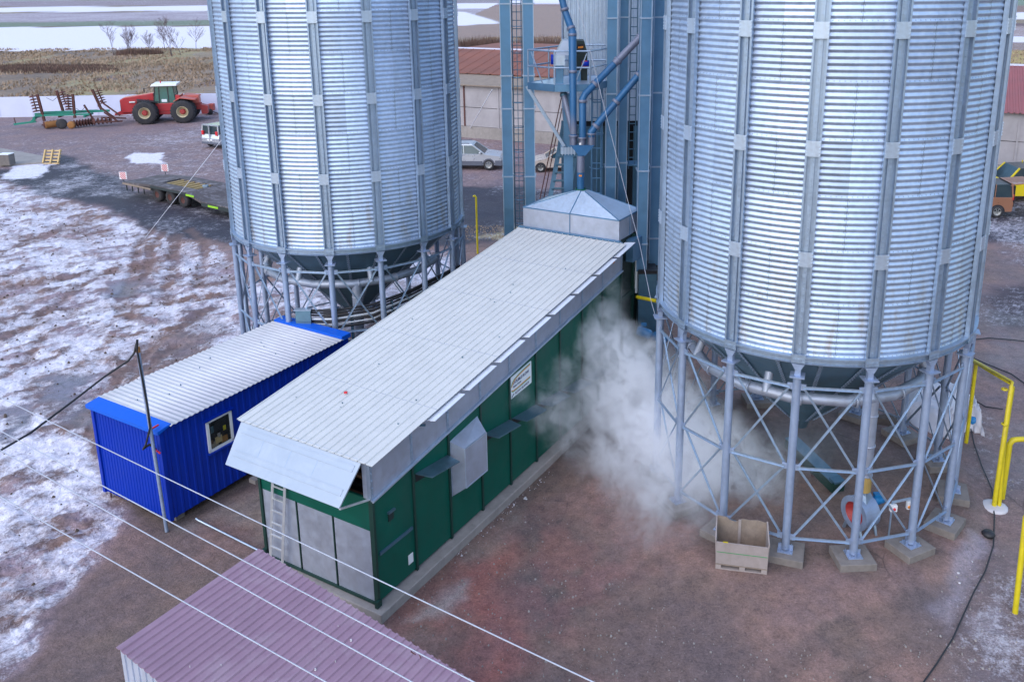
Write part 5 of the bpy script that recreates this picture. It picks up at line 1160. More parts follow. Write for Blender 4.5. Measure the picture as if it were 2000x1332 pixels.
def vehicle(name, loc, rz, label, cat, side, W, paint, glass, wheels, wr, roof=.80, clad=None, lights=True, panes=None):
    """side: lower profile list (x,z) clockwise from the rear bottom; glass: belt/roof polygon (x,z)"""
    t = thing(name, loc, label, cat, None, rz)
    # lower body with arches cut as polygon steps
    n = len(side); h = W/2
    def pr(poly, y0, y1, nm, m, bev=0.): 
        return MB().prism([V(x, 0, z) for x, z in poly], (0, y0, 0), (0, y1, 0)).build(nm, m, t, False, bev)
    body = MB(); k_ = [(x, z) for x, z in side]; ys = [(-h, .0, .93), (-h+.07, 1., 1.), (h-.07, 1., 1.), (h, .0, .93)]
    cz = .62
    rings = []
    for y, a, sc in ys: rings.append([V(x*(1 if a else .985), y, cz+(z-cz)*(1 if a else .93)) for x, z in k_])
    vs = [p for r_ in rings for p in r_]; fs = [tuple(range(n))[::-1], tuple(range(3*n, 4*n))]
    for j in range(3):
        for i in range(n): q = (i+1) % n; fs.append((j*n+i, j*n+q, (j+1)*n+q, (j+1)*n+i))
    bo = MB().add(vs, fs).build('body', paint, t, False)
    g = glass; hb = h-.05; hr = h*roof
    zmin = min(z for x, z in g); zmax = max(z for x, z in g)
    yy_ = lambda z: hb+(hr-hb)*(z-zmin)/(zmax-zmin)
    gv = [V(x, -yy_(z), z) for x, z in g]+[V(x, yy_(z), z) for x, z in g]; m_ = len(g)
    MB().add(gv, [tuple(range(m_))[::-1], tuple(range(m_, 2*m_))]+[(i, (i+1) % m_, m_+(i+1) % m_, m_+i) for i in range(m_)]).build('windows', M_GLASS, t, False)
    rx = [x for x, z in g if z > zmax-.06]; x0, x1 = min(rx), max(rx)
    MB().hex([V(x0-.06, -hr-.03, zmax-.05), V(x1+.06, -hr-.03, zmax-.05), V(x1+.06, hr+.03, zmax-.05), V(x0-.06, hr+.03, zmax-.05), V(x0+.05, -hr+.08, zmax+.05), V(x1-.1, -hr+.08, zmax+.05), V(x1-.1, hr-.08, zmax+.05), V(x0+.05, hr-.08, zmax+.05)]).build('roof', paint, t, False, .02)
    for s_ in (-1, 1):       # pillars
        for i in range(m_):
            (xa_, za_), (xb_, zb_) = g[i], g[(i+1) % m_]
            if abs(za_-zb_) > .15: MB().bar(V(xa_, s_*yy_(za_), za_), V(xb_, s_*yy_(zb_), zb_), .09, .07).build('pillar', paint, t, False)
        for xp in (panes or []): MB().bar(V(xp, s_*(yy_(zmin)+.005), zmin), V(xp-.03, s_*(yy_(zmax)+.005), zmax), .09, .03).build('pillar', paint, t, False)
        for x in wheels:
            MB().prism([V(math.cos(R(a))*wr*1.17, 0, math.sin(R(a))*wr*1.17) for a in range(0, 181, 15)], (x, s_*(h-.03), wr), (x, s_*(h+.004), wr)).build('wheel_arch', clad or M_DARK, t, False)
            wheel(t, x, s_*(h-.09), wr, .22, side=s_)
    return t
def carbits(t, xf, xr, h, zf, zr, mirror_x, mz, paint):
    for s_ in (-1, 1):
        MB().box((xf-.16, s_*h*.62-.17, zf-.07), (xf+.015, s_*h*.62+.17, zf+.07)).build('headlight', M_SILV, t, False, .02)
        MB().box((xr-.02, s_*h*.80-.10, zr-.16), (xr+.12, s_*h*.80+.10, zr+.16)).build('tail_light', M_REDL, t, False, .02)
        MB().box((mirror_x-.06, s_*(h+.10)-.09, mz-.07), (mirror_x+.06, s_*(h+.10)+.09, mz+.07)).build('mirror', paint, t, False, .02)
    MB().box((xf-.03, -.35, zf-.22), (xf+.03, .35, zf-.02)).build('grille', M_DARK, t, False)
    MB().box((xf-.02, -.26, .40), (xf+.045, .26, .51)).build('number_plate', M_WHITE, t, False); MB().box((xr-.04, -.26, .62), (xr+.03, .26, .73)).build('number_plate', M_WHITE, t, False)
sp_ = [(-2.25, .35), (2.15, .32), (2.30, .48), (2.30, .75), (2.2, .98), (1.25, 1.10), (-2.2, 1.12), (-2.33, .8), (-2.3, .45)]
suv = vehicle('parked_suv', (-5.55, 58.45, 0), R(-4), 'silver suv with dark lower cladding parked beside the left silo', 'car', sp_, 1.86, M_SILV, [(-2.15, 1.10), (1.15, 1.08), (.35, 1.66), (-1.75, 1.70)], (1.42, -1.38), .37, .80, M_CLAD, panes=(-.25, -1.25))
carbits(suv, 2.29, -2.32, .93, .85, 1.0, .85, 1.18, M_SILV)
for s_ in (-1, 1): MB().box((-1.0, s_*.94-.02, .33), (1.0, s_*.94+.02, .62)).build('sill_cladding', M_CLAD, suv, False); MB().box((1.85, s_*.9-.05, .33), (2.31, s_*.9+.05, .66)).build('bumper_cladding', M_CLAD, suv, False)
MB().box((2.18, -.9, .32), (2.35, .9, .62)).build('front_bumper', M_CLAD, suv, False, .03)
for s_ in (-1, 1): MB().bar(V(-1.5, s_*.65, 1.78), V(.1, s_*.65, 1.77), .03, .04).build('roof_rail', M_CLAD, suv, False)
sp_ = [(-2.2, .30), (2.1, .28), (2.24, .42), (2.22, .62), (2.05, .74), (1.05, .93), (-1.5, .98), (-2.15, .97), (-2.26, .75), (-2.24, .4)]
sed = vehicle('parked_sedan', (.62, 57.6, 0), R(184), 'beige sedan facing left, seen past the black stair and column', 'car', sp_, 1.76, M_BEIGE, [(-1.75, .96), (1.0, .92), (.25, 1.40), (-1.05, 1.43)], (1.38, -1.28), .31, .78, panes=(-.35,))
carbits(sed, 2.22, -2.25, .88, .64, .80, .72, .98, M_BEIGE)
sp_ = [(-2.05, .32), (1.95, .30), (2.12, .45), (2.10, .80), (1.9, .95), (1.15, 1.12), (-2.0, 1.12), (-2.1, .8), (-2.08, .4)]
gl_ = [(-2.02, 1.10), (1.12, 1.10), (.6, 1.74), (-1.95, 1.80)]
vf = V(.44, .90, 0)
van = vehicle('parked_van', V(-26.15, 66.0, 0)+vf*2.05, R(64), 'silver delivery van seen from behind at the left silo edge', 'van', sp_, 1.80, M_SILV, gl_, (1.4, -1.3), .33, .88, panes=(-.5, .3))
carbits(van, 2.1, -2.1, .90, .72, 1.2, .8, 1.15, M_SILV)
MB().box((-2.14, -.04, .5), (-2.05, .04, 1.78)).build('door_split', M_SILV, van, False); MB().box((-2.16, -.85, .35), (-2.0, .85, .52)).build('rear_bumper', M_CLAD, van, False, .03)
bv = vehicle('parked_van', (22.45, 45.6, 0), R(176), 'brown van with raised tailgate at the right edge beside the right silo', 'van', sp_, 1.80, M_BROWN, gl_, (1.4, -1.3), .33, .88, panes=(-.5, .3, -1.1))
carbits(bv, 2.1, -2.1, .90, .72, 1.1, .8, 1.15, M_BROWN)
MB().box((-2.16, -.78, .55), (-2.02, .78, 1.72)).build('open_boot', M_DARK, bv, False); MB().box((-2.15, -.5, .6), (-2.3, -.1, .95)).build('cargo_box', M_TARP, bv, False); MB().box((-2.2, -.9, .35), (-2.0, .9, .58)).build('rear_bumper', M_CLAD, bv, False, .03)
MB().hex([V(-2.0, -.8, 1.76), V(-3.15, -.78, 1.85), V(-3.15, .78, 1.85), V(-2.0, .8, 1.76), V(-2.0, -.8, 1.82), V(-3.15, -.78, 1.91), V(-3.15, .78, 1.91), V(-2.0, .8, 1.82)]).build('tailgate', M_BROWN, bv, False, .02)
yv = vehicle('parked_van', (27.6, 48.6, 0), R(178), 'yellow van at the right edge just behind the brown van', 'van', [(-2.7, .4), (2.5, .4), (2.7, .6), (2.65, .95), (2.0, 1.25), (-2.65, 1.25), (-2.72, .7)], 2.0, M_YVAN, [(-2.65, 1.23), (1.9, 1.23), (1.25, 1.98), (-2.6, 2.1)], (1.8, -1.6), .36, .86, panes=(-.9, .3))
carbits(yv, 2.68, -2.7, 1.0, .85, 1.3, 1.4, 1.3, M_YVAN)
MB().box((-2.0, .96, 1.3), (.2, 1.0, 2.0)).build('side_panel', M_YVAN, yv, False)

# ------------------------------------------------------------------ articulated tractor
tr = thing('tractor', (-35.35, 80.0, 0), 'red articulated tractor with white cab roof and dual wheels by the pale fence', 'tractor', None, R(-167.3))
for x in (1.6, -1.6):
    for y in (-1.62, -.82, .82, 1.62):
        wheel(tr, x, y, 1.03, .68, M_CREAM, .50, 1 if y > 0 else -1, deep=.35, tread=True)
    MB().tube([(x, -1.9, 1.03), (x, 1.9, 1.03)], .17, 12).build('axle', M_REDP, tr, False)
    for s_ in (-1, 1): MB().lathe([(0, .0), (.27, .0), (.24, .12), (0, .14)], 16, (x, s_*1.72, 1.03), (0, s_, 0)).build('hub', M_REDP, tr, False)
MB().prism([V(.95, 0, 1.05), V(.95, 0, 2.66), V(3.55, 0, 2.30), V(3.86, 0, 2.12), V(3.80, 0, .95), V(2.2, 0, .95), V(2.1, 0, 1.5)], (0, -.52, 0), (0, .52, 0)).build('bonnet', M_REDT, tr, False, .06)
MB().box((3.78, -.45, 1.1), (3.88, .45, 2.05)).build('grille', M_BLACK, tr, False, .02)
MB().prism([V(3.8, 0, .75), V(4.45, 0, .72), V(4.5, 0, .86), V(3.9, 0, 1.12), V(2.3, 0, 1.05), V(2.3, 0, .8)], (0, -.3, 0), (0, .3, 0)).build('front_hitch', M_REDT, tr, False, .03)
for s_ in (-1, 1):
    MB().box((2.55, s_*.56-.06, 1.86), (3.05, s_*.56+.06, 1.96)).build('headlight', M_WHITE, tr, False)
    MB().tube([(2.4, s_*.62, 1.9), (1.5, s_*.66, 1.95)], .09, 8).build('exhaust_pipe', M_BLACK, tr, False)
    MB().bar((.6, s_*1.0, 1.9), (2.3, s_*1.0, 2.16), .8, .05, (0, 0, 1)).build('front_fender', M_BLACK, tr, False)
MB().prism([V(-1.05, 0, 1.0), V(.85, 0, 1.0), V(1.0, 0, 1.75), V(-1.1, 0, 1.75)], (0, -.95, 0), (0, .95, 0)).build('cab_base', M_REDT, tr, False, .05)
MB().box((-.95, -.9, .72), (.75, .9, 1.02)).build('fuel_tank', M_REDT, tr, False, .05)
cg = MB().hex([V(-.95, -.82, 1.75), V(.95, -.82, 1.75), V(.95, .82, 1.75), V(-.95, .82, 1.75), V(-.80, -.72, 3.30), V(.72, -.72, 3.30), V(.72, .72, 3.30), V(-.80, .72, 3.30)]).build('cab_glass', M_GLASSG, tr, False)
for x0_, x1_ in ((-.95, -.80), (.95, .72), (-.35, -.32), (.45, .40)):
    for s_ in (-1, 1): MB().bar(V(x0_, s_*.83, 1.72), V(x1_, s_*.73, 3.32), .09, .07).build('cab_pillar', M_BLACK, tr, False)
MB().box((-.2, .80, 1.85), (.25, .83, 2.10)).build('window_sticker', M_SIGNW, tr, False)
MB().hex([V(-1.15, -.95, 3.28), V(1.1, -.95, 3.28), V(1.1, .95, 3.28), V(-1.15, .95, 3.28), V(-1.2, -.9, 3.50), V(.9, -.9, 3.52), V(.9, .9, 3.52), V(-1.2, .9, 3.50)]).build('cab_roof', M_WHITE, tr, False, .04)
MB().tube([(.3, .2, 3.5), (.3, .2, 3.72)], .05, 8).build('beacon', M_REDL, tr, False)
MB().bar((.8, .8, 3.22), (1.55, 1.35, 3.15), .03, .03).build('mirror_arm', M_BLACK, tr, False); MB().box((1.5, 1.25, 2.9), (1.56, 1.45, 3.2)).build('mirror', M_BLACK, tr, False)
MB().box((-1.35, -.85, 1.55), (-.95, .85, 2.45)).build('rear_cowl', M_REDT, tr, False, .04)
MB().box((-3.0, -.4, 1.0), (-1.0, .4, 1.6)).build('rear_frame', M_REDP, tr, False, .03)
for s_ in (-1, 1):
    MB().hex([V(-.9, s_*1.2-.62, 1.95), V(-1.5, s_*1.2-.62, 2.24), V(-1.5, s_*1.2+.62, 2.24), V(-.9, s_*1.2+.62, 1.95), V(-.9, s_*1.2-.62, 2.02), V(-1.5, s_*1.2-.62, 2.32), V(-1.5, s_*1.2+.62, 2.32), V(-.9, s_*1.2+.62, 2.02)]).build('rear_fender', M_REDF, tr, False)
    MB().hex([V(-1.5, s_*1.2-.62, 2.24), V(-2.75, s_*1.2-.62, 2.05), V(-2.75, s_*1.2+.62, 2.05), V(-1.5, s_*1.2+.62, 2.24), V(-1.5, s_*1.2-.62, 2.32), V(-2.75, s_*1.2-.62, 2.13), V(-2.75, s_*1.2+.62, 2.13), V(-1.5, s_*1.2+.62, 2.32)]).build('rear_fender', M_REDF, tr, False)
MB().box((-2.9, -.5, 1.6), (-1.5, .5, 2.35)).build('rear_deck', M_REDF, tr, False, .04)
MB().prism([V(-3.0, 0, .6), V(-3.5, 0, .6), V(-3.6, 0, 1.3), V(-2.9, 0, 1.5)], (0, -.45, 0), (0, .45, 0)).build('rear_linkage', M_REDP, tr, False)

# ------------------------------------------------------------------ folded disc harrow
hr_ = thing('disc_harrow', gz(125, 250, 0), 'green and rusty folded disc harrow left of the red tractor', 'harrow')
HF = frame(gz(125, 251, 0), R(8)); hx = lambda px: (px-125)/21.6
def gang(p, q, n, r, flip=1, tilt=.0):
    p, q = Vector(p), Vector(q); ax = (q-p).normalized()
    for i in range(n):
        c = p.lerp(q, (i+.5)/n); MB().lathe([(0, -.02), (r*.6, 0), (r, .09), (r*.99, .10), (r*.5, .02), (0, .0)], 16, c, ax*flip).build('disc', M_RUST, hr_)
    MB().tube([p, q], .05, 8).build('gang_axle', M_RUST, hr_)
H_ = lambda px, w_, z: HF(hx(px), w_, z)
for a, b, wd, m in ((H_(30, .8, .35), H_(70, .8, .55), .16, M_HARG), (H_(62, .8, .5), H_(78, .8, 1.25), .2, M_HARG), (H_(70, .8, 1.2), H_(205, .8, 1.35), .18, M_HARG), (H_(78, -.1, 1.2), H_(175, -.1, 1.2), .16, M_HARG), (H_(78, 1.8, 1.2), H_(175, 1.8, 1.25), .16, M_HARG), (H_(75, -.1, 1.0), H_(75, 1.9, 1.0), .18, M_HARG), (H_(120, -.1, 1.05), H_(120, 1.9, 1.05), .16, M_RUST), (H_(165, -.1, 1.0), H_(165, 1.9, 1.0), .16, M_HARG)):
    MB().bar(a, b, wd, wd, (0, 0, 1)).build('frame_beam', m, hr_)
for px, w_, z0, z1, lean in ((93, -.1, .7, 3.05, -.25), (112, 1.9, 1.2, 3.1, -.3), (148, -.1, .9, 3.0, .1), (184, 1.8, 1.2, 3.15, -.6)):
    a, b = H_(px, w_, z0), H_(px, w_, z1)+HF.L*lean; MB().bar(a, b, .16, .2).build('wing_beam', M_RUST, hr_)
    s_ = -1 if px in (93, 148) else 1; o_ = HF.L*.42*s_
    gang(a.lerp(b, .35)+o_, b+o_, 6, .33, -1)
gang(H_(88, -.2, .36), H_(112, .5, .42), 5, .33); gang(H_(142, -.2, .38), H_(170, .9, .4), 7, .33); gang(H_(175, 0, .5), H_(205, 1.0, .5), 5, .33)
for a, b in ((H_(190, .2, 1.9), H_(218, .3, .7)), (H_(192, .7, 2.2), H_(224, .7, .9)), (H_(165, .2, 2.0), H_(178, .2, .7)), (H_(178, 0, .45), H_(230, .3, .45)), (H_(185, 1.2, .7), H_(232, 1.0, .6)), (H_(200, .1, 1.3), H_(222, .1, .5))): MB().bar(a, b, .12, .12).build('strut', M_RUST, hr_)
for px, r_, m in ((125, .45, M_TYRE), (142, .33, M_RUSTO)):
    c = H_(px, -.35, r_); MB().lathe([(0, -.14), (r_*.5, -.15), (r_*.9, -.13), (r_, -.08), (r_, .08), (r_*.9, .13), (r_*.5, .15), (0, .12)], 22, c, HF.W).build('transport_wheel', m, hr_)
MB().tube([H_(95, -.3, .36), H_(112, .2, .40)], .30, 16).build('roller', M_RUSTO, hr_)
MB().tube([H_(33, .8, .45), H_(32, .8, .95)], .04, 6).build('jack_handle', M_RUST, hr_)
for a, b, c in ((100, 120, 2.9), (150, 165, 1.9)): MB().tube([H_(a, .2, c-.2), H_((a+b)/2, .3, c-.5), H_(b, .4, c-.1)], .02, 6).build('hydraulic_hose', M_BLACK, hr_)
# small machine by the fence
sm_ = thing('small_machine', gz(408, 225, 0), 'small faded pink and white machine by the fence behind the tractor', 'machine')
c = gz(407, 224, 0); MB().box(tuple(c+V(-.35, -.3, .1)), tuple(c+V(.1, .3, 1.0))).build('housing', mat('pink_paint', (.58, .30, .38), .5), sm_, True, .04); MB().box(tuple(c+V(.15, -.25, .4)), tuple(c+V(.65, .25, 1.05))).build('hopper', M_REDF, sm_, True, .04)
MB().lathe([(0, -.05), (.3, -.05), (.3, .05), (0, .05)], 16, c+V(.3, -.35, .3), (0, 1, 0)).build('wheel', M_TYRE, sm_); MB().bar(c+V(.3, 0, .3), c+V(1.6, -.6, .08), .07, .07).build('drawbar', M_RUST, sm_)

# ------------------------------------------------------------------ low loader trailer
T = frame((-25.75, 51.0, 0), math.atan2(-5.45, 8.1))
tl = thing('low_loader', T(5, 1.3, 0), 'empty low loader trailer with worn deck and striped marker boards behind left silo', 'trailer')
WD = 2.65
def deck(l0, l1, w0, w1, z0, z1, nm='deck', m=M_DECK, th=.14): return MB().hex([T(l0, w0, z0-th), T(l1, w0, z1-th), T(l1, w1, z1-th), T(l0, w1, z0-th), T(l0, w0, z0), T(l1, w0, z1), T(l1, w1, z1), T(l0, w1, z0)]).build(nm, m, tl)
deck(0, 2.9, 0, WD, .82, 1.02); deck(2.9, 6.3, 0, .75, 1.02, 1.02); deck(2.9, 6.3, 1.95, WD, 1.02, 1.02); deck(6.3, 7.7, 0, WD, 1.02, .66); deck(7.7, 13.5, 0, WD, .66, .66)
for k in range(6): deck(3.15+k*.52, 3.25+k*.52, .75, 1.95, .98, .98, 'cross_member', M_WOODY, .12)
MB().fbox(T, 2.9, 6.3, .75, 1.95, .5, .55).build('inner_tray', M_DARK, tl)
for w_ in (.6, 2.0): MB().fbox(T, .2, 7, w_-.08, w_+.08, .45, .84).build('chassis_rail', M_TRGR, tl)
for w_ in (-.012, WD+.012): 
    MB().fbox(T, 0, 2.9, w_-.02, w_+.02, .70, .80).build('side_rail', M_WOOD, tl); MB().fbox(T, 2.9, 6.3, w_-.02, w_+.02, .84, .98).build('side_rail', M_TRGR, tl); MB().fbox(T, 7.7, 13.5, w_-.02, w_+.02, .40, .60).build('side_rail', M_TRGR, tl)
for l0, l1, z in ((6.35, 7.1, .87), (8.3, 9.2, .50), (10.2, 11.0, .50)): MB().fbox(T, l0, l1, -.05, -.035, z-.05, z+.06).build('lime_reflector', M_HIVIS, tl)
for l in (3.2, 4.45, 5.7):
    for w_ in (.32, 2.33):
        c = T(l, w_, .43); MB().lathe([(.20, -.17), (.36, -.18), (.43, -.11), (.43, .11), (.36, .18), (.20, .17)], 22, c, T.W).build('tyre', M_TYRE, tl); MB().lathe([(0, -.10), (.15, -.12), (.21, -.16), (.21, .1), (0, .1)], 18, c, T.W).build('rim', M_RUST, tl)
    MB().bar(T(l, .3, .43), T(l, 2.3, .43), .12, .12).build('axle', M_TRGR, tl)
for k in range(4): MB().fbox(T, .3+k*.6, .36+k*.6, -.0, .05, .35, .72).build('rear_bracket', M_TRGR, tl)
def marker(p, tilt):
    o = MB().bar(p-V(0, 0, .25), p+V(0, 0, .2), .03, .03).build('marker_post', M_TRGR, tl)
    b = MB().box((p.x-.22, p.y-.02, p.z+.0), (p.x+.22, p.y, p.z+.44)).build('marker_board', M_WHITE, tl)
    for k in range(-2, 3):
        cxx = p.x+k*.125; pts = []
        x0b, x1b = p.x-.215, p.x+.215; z0b, z1b = p.z+.005, p.z+.435
        # diagonal stripe clipped to the board
        poly = [(cxx-.22, z1b), (cxx-.16, z1b), (cxx+.27, z0b), (cxx+.21, z0b)]
        cl = []
        n_ = 20
        def cv(x): return min(max(x, x0b), x1b)
        seg = [((cxx-.22)+(i/n_)*.43, z1b-(i/n_)*.43) for i in range(n_+1)]
        seg = [(x, z) for x, z in seg if x0b <= x <= x1b-.06]
        if len(seg) > 1: MB().hex([V(seg[0][0], p.y-.026, seg[0][1]), V(seg[0][0]+.06, p.y-.026, seg[0][1]), V(seg[0][0]+.06, p.y-.021, seg[0][1]), V(seg[0][0], p.y-.021, seg[0][1]), V(seg[-1][0], p.y-.026, seg[-1][1]), V(seg[-1][0]+.06, p.y-.026, seg[-1][1]), V(seg[-1][0]+.06, p.y-.021, seg[-1][1]), V(seg[-1][0], p.y-.021, seg[-1][1])]).build('red_stripe', M_REDL, b)
marker(T(.05, .05, 1.0), 0); marker(T(.35, WD-.05, 1.05), 0)
MB().box(tuple(T(5.8, 1.4, .7)), tuple(T(5.8, 1.4, .7)+V(.3, .2, .35))).build('tool_box', M_GALV, tl)

# pallet, slab and block
pa = thing('pallet', gz(98, 318, 0), 'yellow wooden pallet propped up at the edge of the snowy slab', 'pallet')
c = gz(84, 320, 0); u = V(1.22, -.1, .02); v_ = V(-.12, .75, .82)
for k in range(5): a = c+v_*(k/4.2); MB().bar(a, a+u, .12, .03, u.cross(v_)).build('deck_board', M_WOODY, pa)
for k in range(3): a = c+u*(k*.46+.03); MB().bar(a-u.cross(v_).normalized()*-.08, a+v_-u.cross(v_).normalized()*-.08, .10, .09, u.cross(v_)).build('stringer', M_WOODY, pa)
sl_ = MB(); P4 = [V(-52, 70.5, 0), V(-42.5, 66.2, 0), V(-37.3, 62.9, 0), V(-36.1, 60.7, 0), V(-38.9, 59.7, 0), V(-46, 58.5, 0)]
P4 = P4[::-1]
sl_.add([p+V(0, 0, -.1) for p in P4]+[p+V(0, 0, .12) for p in P4], [tuple(range(6))[::-1], tuple(range(6, 12))]+[(i, (i+1) % 6, 6+(i+1) % 6, 6+i) for i in range(6)])
single(sl_, 'concrete_slab', M_CONC, 'low concrete slab edged with snow at the left side', 'slab')
bk_ = thing('concrete_block', gz(14, 325, 0), 'square concrete block with snow on top standing on the slab', 'block')
c = gz(14, 325, 0); MB().box(tuple(c+V(-.4, -.3, .1)), tuple(c+V(.4, .4, .85))).build('block', M_CONCD, bk_, True, .03); MB().box(tuple(c+V(-.4, -.3, .853)), tuple(c+V(.4, .4, .90))).build('snow_cap', M_SNOW, bk_, True, .02)

# ------------------------------------------------------------------ bare trees, bushes, grass
def bare_tree(base, h, seed, label, multi=1, group='bare trees by the field edge'):
    r_ = random.Random(seed); t = thing('bare_tree', base, label, 'tree', group); tk = MB(); cw = MB(); B_ = Vector(base)
    def br(p, d, L, rad, lev):
        n = 4; pts = [p]; q = p.copy(); dd = d.copy()
        for i in range(n):
            dd = (dd+V(r_.uniform(-.16, .16), r_.uniform(-.16, .16), .05)).normalized(); q = q+dd*L/n; pts.append(q.copy())
        (tk if lev == 0 else cw).tube(pts, rad, 5 if lev == 0 else 3, False, [rad*(1-.72*i/n) for i in range(n+1)])
        if lev < 3:
            for k in range([9, 6, 5][lev]):
                f = r_.uniform(.25, 1.0) if lev == 0 else r_.uniform(.2, 1.); j = min(n-1, int(f*n)); pp = pts[j].lerp(pts[j+1], f*n-j)
                a = r_.uniform(0, 2*math.pi); nd = (dd*.75+V(math.cos(a), math.sin(a), .35)*.75).normalized(); br(pp, nd, L*(.52 if lev == 0 else .5)*(1.15-f*.5), rad*.42+.004, lev+1)
    for k in range(multi): br(B_+V(r_.uniform(-.3, .3)*(multi > 1), r_.uniform(-.3, .3)*(multi > 1), -.1), V(r_.uniform(-.12, .12), r_.uniform(-.1, .1), 1).normalized(), h*r_.uniform(.85, 1), .055, 0)
    tk.build('trunk', M_BARK, t); cw.build('crown', M_TWIG, t)
for i, (x, y, h, mlt, lab) in enumerate(((223, 109, 4.9, 1, 'slim bare tree, farthest left of the row at the field edge'), (252, 106, 4.4, 3, 'bare many stemmed tree, second from left at the field edge'), (292, 104, 3.3, 2, 'small bare tree in the middle of the brush band'), (322, 100, 4.6, 1, 'bare spreading tree, left in the group of three near the silo'),
                                       (336, 111, 5.6, 2, 'tallest bare tree in the group near the left silo'), (354, 109, 4.4, 1, 'bare tree just right of the tallest one'), (383, 98, 5.2, 1, 'lone bare tree nearest to the left silo edge'))):
    bare_tree(gz(x, y, 0), h, 40+i, lab, mlt)
def bush(base, w_, d__, h, n, seed, label, m=M_BUSH, group='dry bushes', cat='bush'):
    r_ = random.Random(seed); mb = MB(); B_ = Vector(base)
    for i in range(n):
        a = r_.uniform(0, 2*math.pi); rr = math.sqrt(r_.random()); p = B_+V(math.cos(a)*rr*w_, math.sin(a)*rr*d__, 0); hh = h*(1-.55*rr*rr)*r_.uniform(.5, 1.1); k = r_.uniform(.02, .055)
        q = p+V(r_.uniform(-.35, .35)*h*.6, r_.uniform(-.3, .3)*h*.6, hh); s_ = V(k, 0, 0) if i % 2 else V(0, k, 0)
        mid = p.lerp(q, .5)+V(r_.uniform(-.1, .1), r_.uniform(-.1, .1), 0)
        mb.add([p-s_, p+s_, mid+s_*.8, mid-s_*.8, q], [(0, 1, 2, 3), (3, 2, 4)])
    t = single(mb, 'dry_bush', m, label, cat, group)
for i, (x, y, w_, h) in enumerate(((255, 108, 3, 1.7), (275, 107, 2.6, 1.4), (297, 106, 2.2, 1.3))): bush(gz(x, y, 0), w_, 1.6, h, 380, 60+i, ('dense brush clump under the many stemmed tree', 'brush clump in the middle of the dark brush band', 'brush clump at the right end of the dark brush band')[i])
for i, (x, y, w_, h) in enumerate(((905, 93, 3.2, 2.2), (935, 92, 2.8, 2.4), (955, 93, 2.6, 2.6), (975, 93, 2.5, 2.2), (1052, 97, 3.2, 2.9), (1072, 98, 3., 2.6), (1090, 99, 3., 3.1), (1030, 96, 2.6, 2.4))):
    bush(gz(x, y, 0), w_*1.4, 2.2, h, 620, 80+i, 'dry brown bush behind the barn roof, '+('next to the left silo edge', 'second right of the left silo', 'third right of the left silo', 'close left of the left elevator', 'right of the left elevator trunk', 'between elevator and clad tower', 'touching the clad tower edge', 'seen through the ladder of the elevator')[i])
for i, (x, y, w_, h, lab) in enumerate(((20, 140, 7, .9, 'low reddish brush patch at the left edge of the grass'), (120, 140, 9, 1.0, 'long low dark brush patch in the grass left of the trees'), (60, 132, 6, .7, 'low brush patch between the two darker ones'), (160, 133, 5, .7, 'small low brush patch nearest to the trees'))):
    bush(gz(x, y, 0), w_, 2.8, h, 1500, 120+i, lab, group='low brush in the dry grass')
def tufts():
    r_ = np.random.RandomState(5); n = 42000; pts = []
    x = np.concatenate([r_.uniform(-112, -24, n), r_.uniform(-14, 12, 9000), r_.uniform(45, 85, 6000)]); y = np.concatenate([r_.uniform(85, 171, n), r_.uniform(92, 196, 9000), r_.uniform(75, 155, 6000)])
    k = (y > 86.5+(x+33.75)*(.0925)) & (fbm(x*.22, y*.12, 77, 4) > .42); x, y = x[k], y[k]; n = len(x)
    h = r_.uniform(.12, .42, n)*(.6+fbm(x*.1, y*.1, 79, 3)); w_ = r_.uniform(.07, .2, n); a = r_.uniform(0, 6.283, n); lx = r_.uniform(-.3, .3, n); ly = r_.uniform(-.3, .3, n)
    vs = np.zeros((n, 3, 3)); vs[:, 0] = np.stack([x-np.cos(a)*w_, y-np.sin(a)*w_*.6, 0*x-.02], 1); vs[:, 1] = np.stack([x+np.cos(a)*w_, y+np.sin(a)*w_*.6, 0*x-.02], 1); vs[:, 2] = np.stack([x+lx, y+ly, h], 1)
    me = bpy.data.meshes.new('dry_grass'); me.from_pydata(vs.reshape(-1, 3).tolist(), [], np.arange(n*3).reshape(n, 3).tolist()); me.materials.append(M_STRAW)
    o = bpy.data.objects.new('dry_grass', me); C.objects.link(o); tag(o, 'tufts of dry yellow grass beyond the fence and barn', 'grass', None, 'stuff')
tufts()
# loose stones and clods
def scatter(name, polys, n, r0, r1, m, label, cat, seed, zmax=1., flat=.6):
    r_ = np.random.RandomState(seed); mb = MB()
    for poly in polys:
        P = np.array([(p[0], p[1]) for p in gp(*poly)]); lo, hi = P.min(0), P.max(0); c = 0; tries = 0
        while c < n and tries < n*12:
            tries += 1; x, y = r_.uniform(lo, hi)
            if sdf(np.array([x]), np.array([y]), P)[0] < 0: continue
            c += 1; r = r0+(r1-r0)*r_.random_sample()**3; o = [V(x+r*r_.uniform(.6, 1.2)*math.cos(a), y+r*r_.uniform(.6, 1.2)*math.sin(a), -.015) for a in (0, 1.26, 2.5, 3.77, 5.03)]
            tpp = [V(x+r*.5*math.cos(a+.4), y+r*.5*math.sin(a+.4), r*flat*r_.uniform(.5, 1.2)) for a in (0, 2.1, 4.2)]
            mb.add(o+tpp, [(0, 1, 5), (1, 6, 5), (1, 2, 6), (2, 3, 6), (3, 7, 6), (3, 4, 7), (4, 5, 7), (4, 0, 5), (5, 6, 7)])
    tag(mb.build(name, m), label, cat, None, 'stuff')
yard = ((760, 1200), (1000, 950), (1300, 1000), (1500, 1120), (1850, 1080), (1900, 900), (1990, 900), (1990, 1400), (940, 1400))
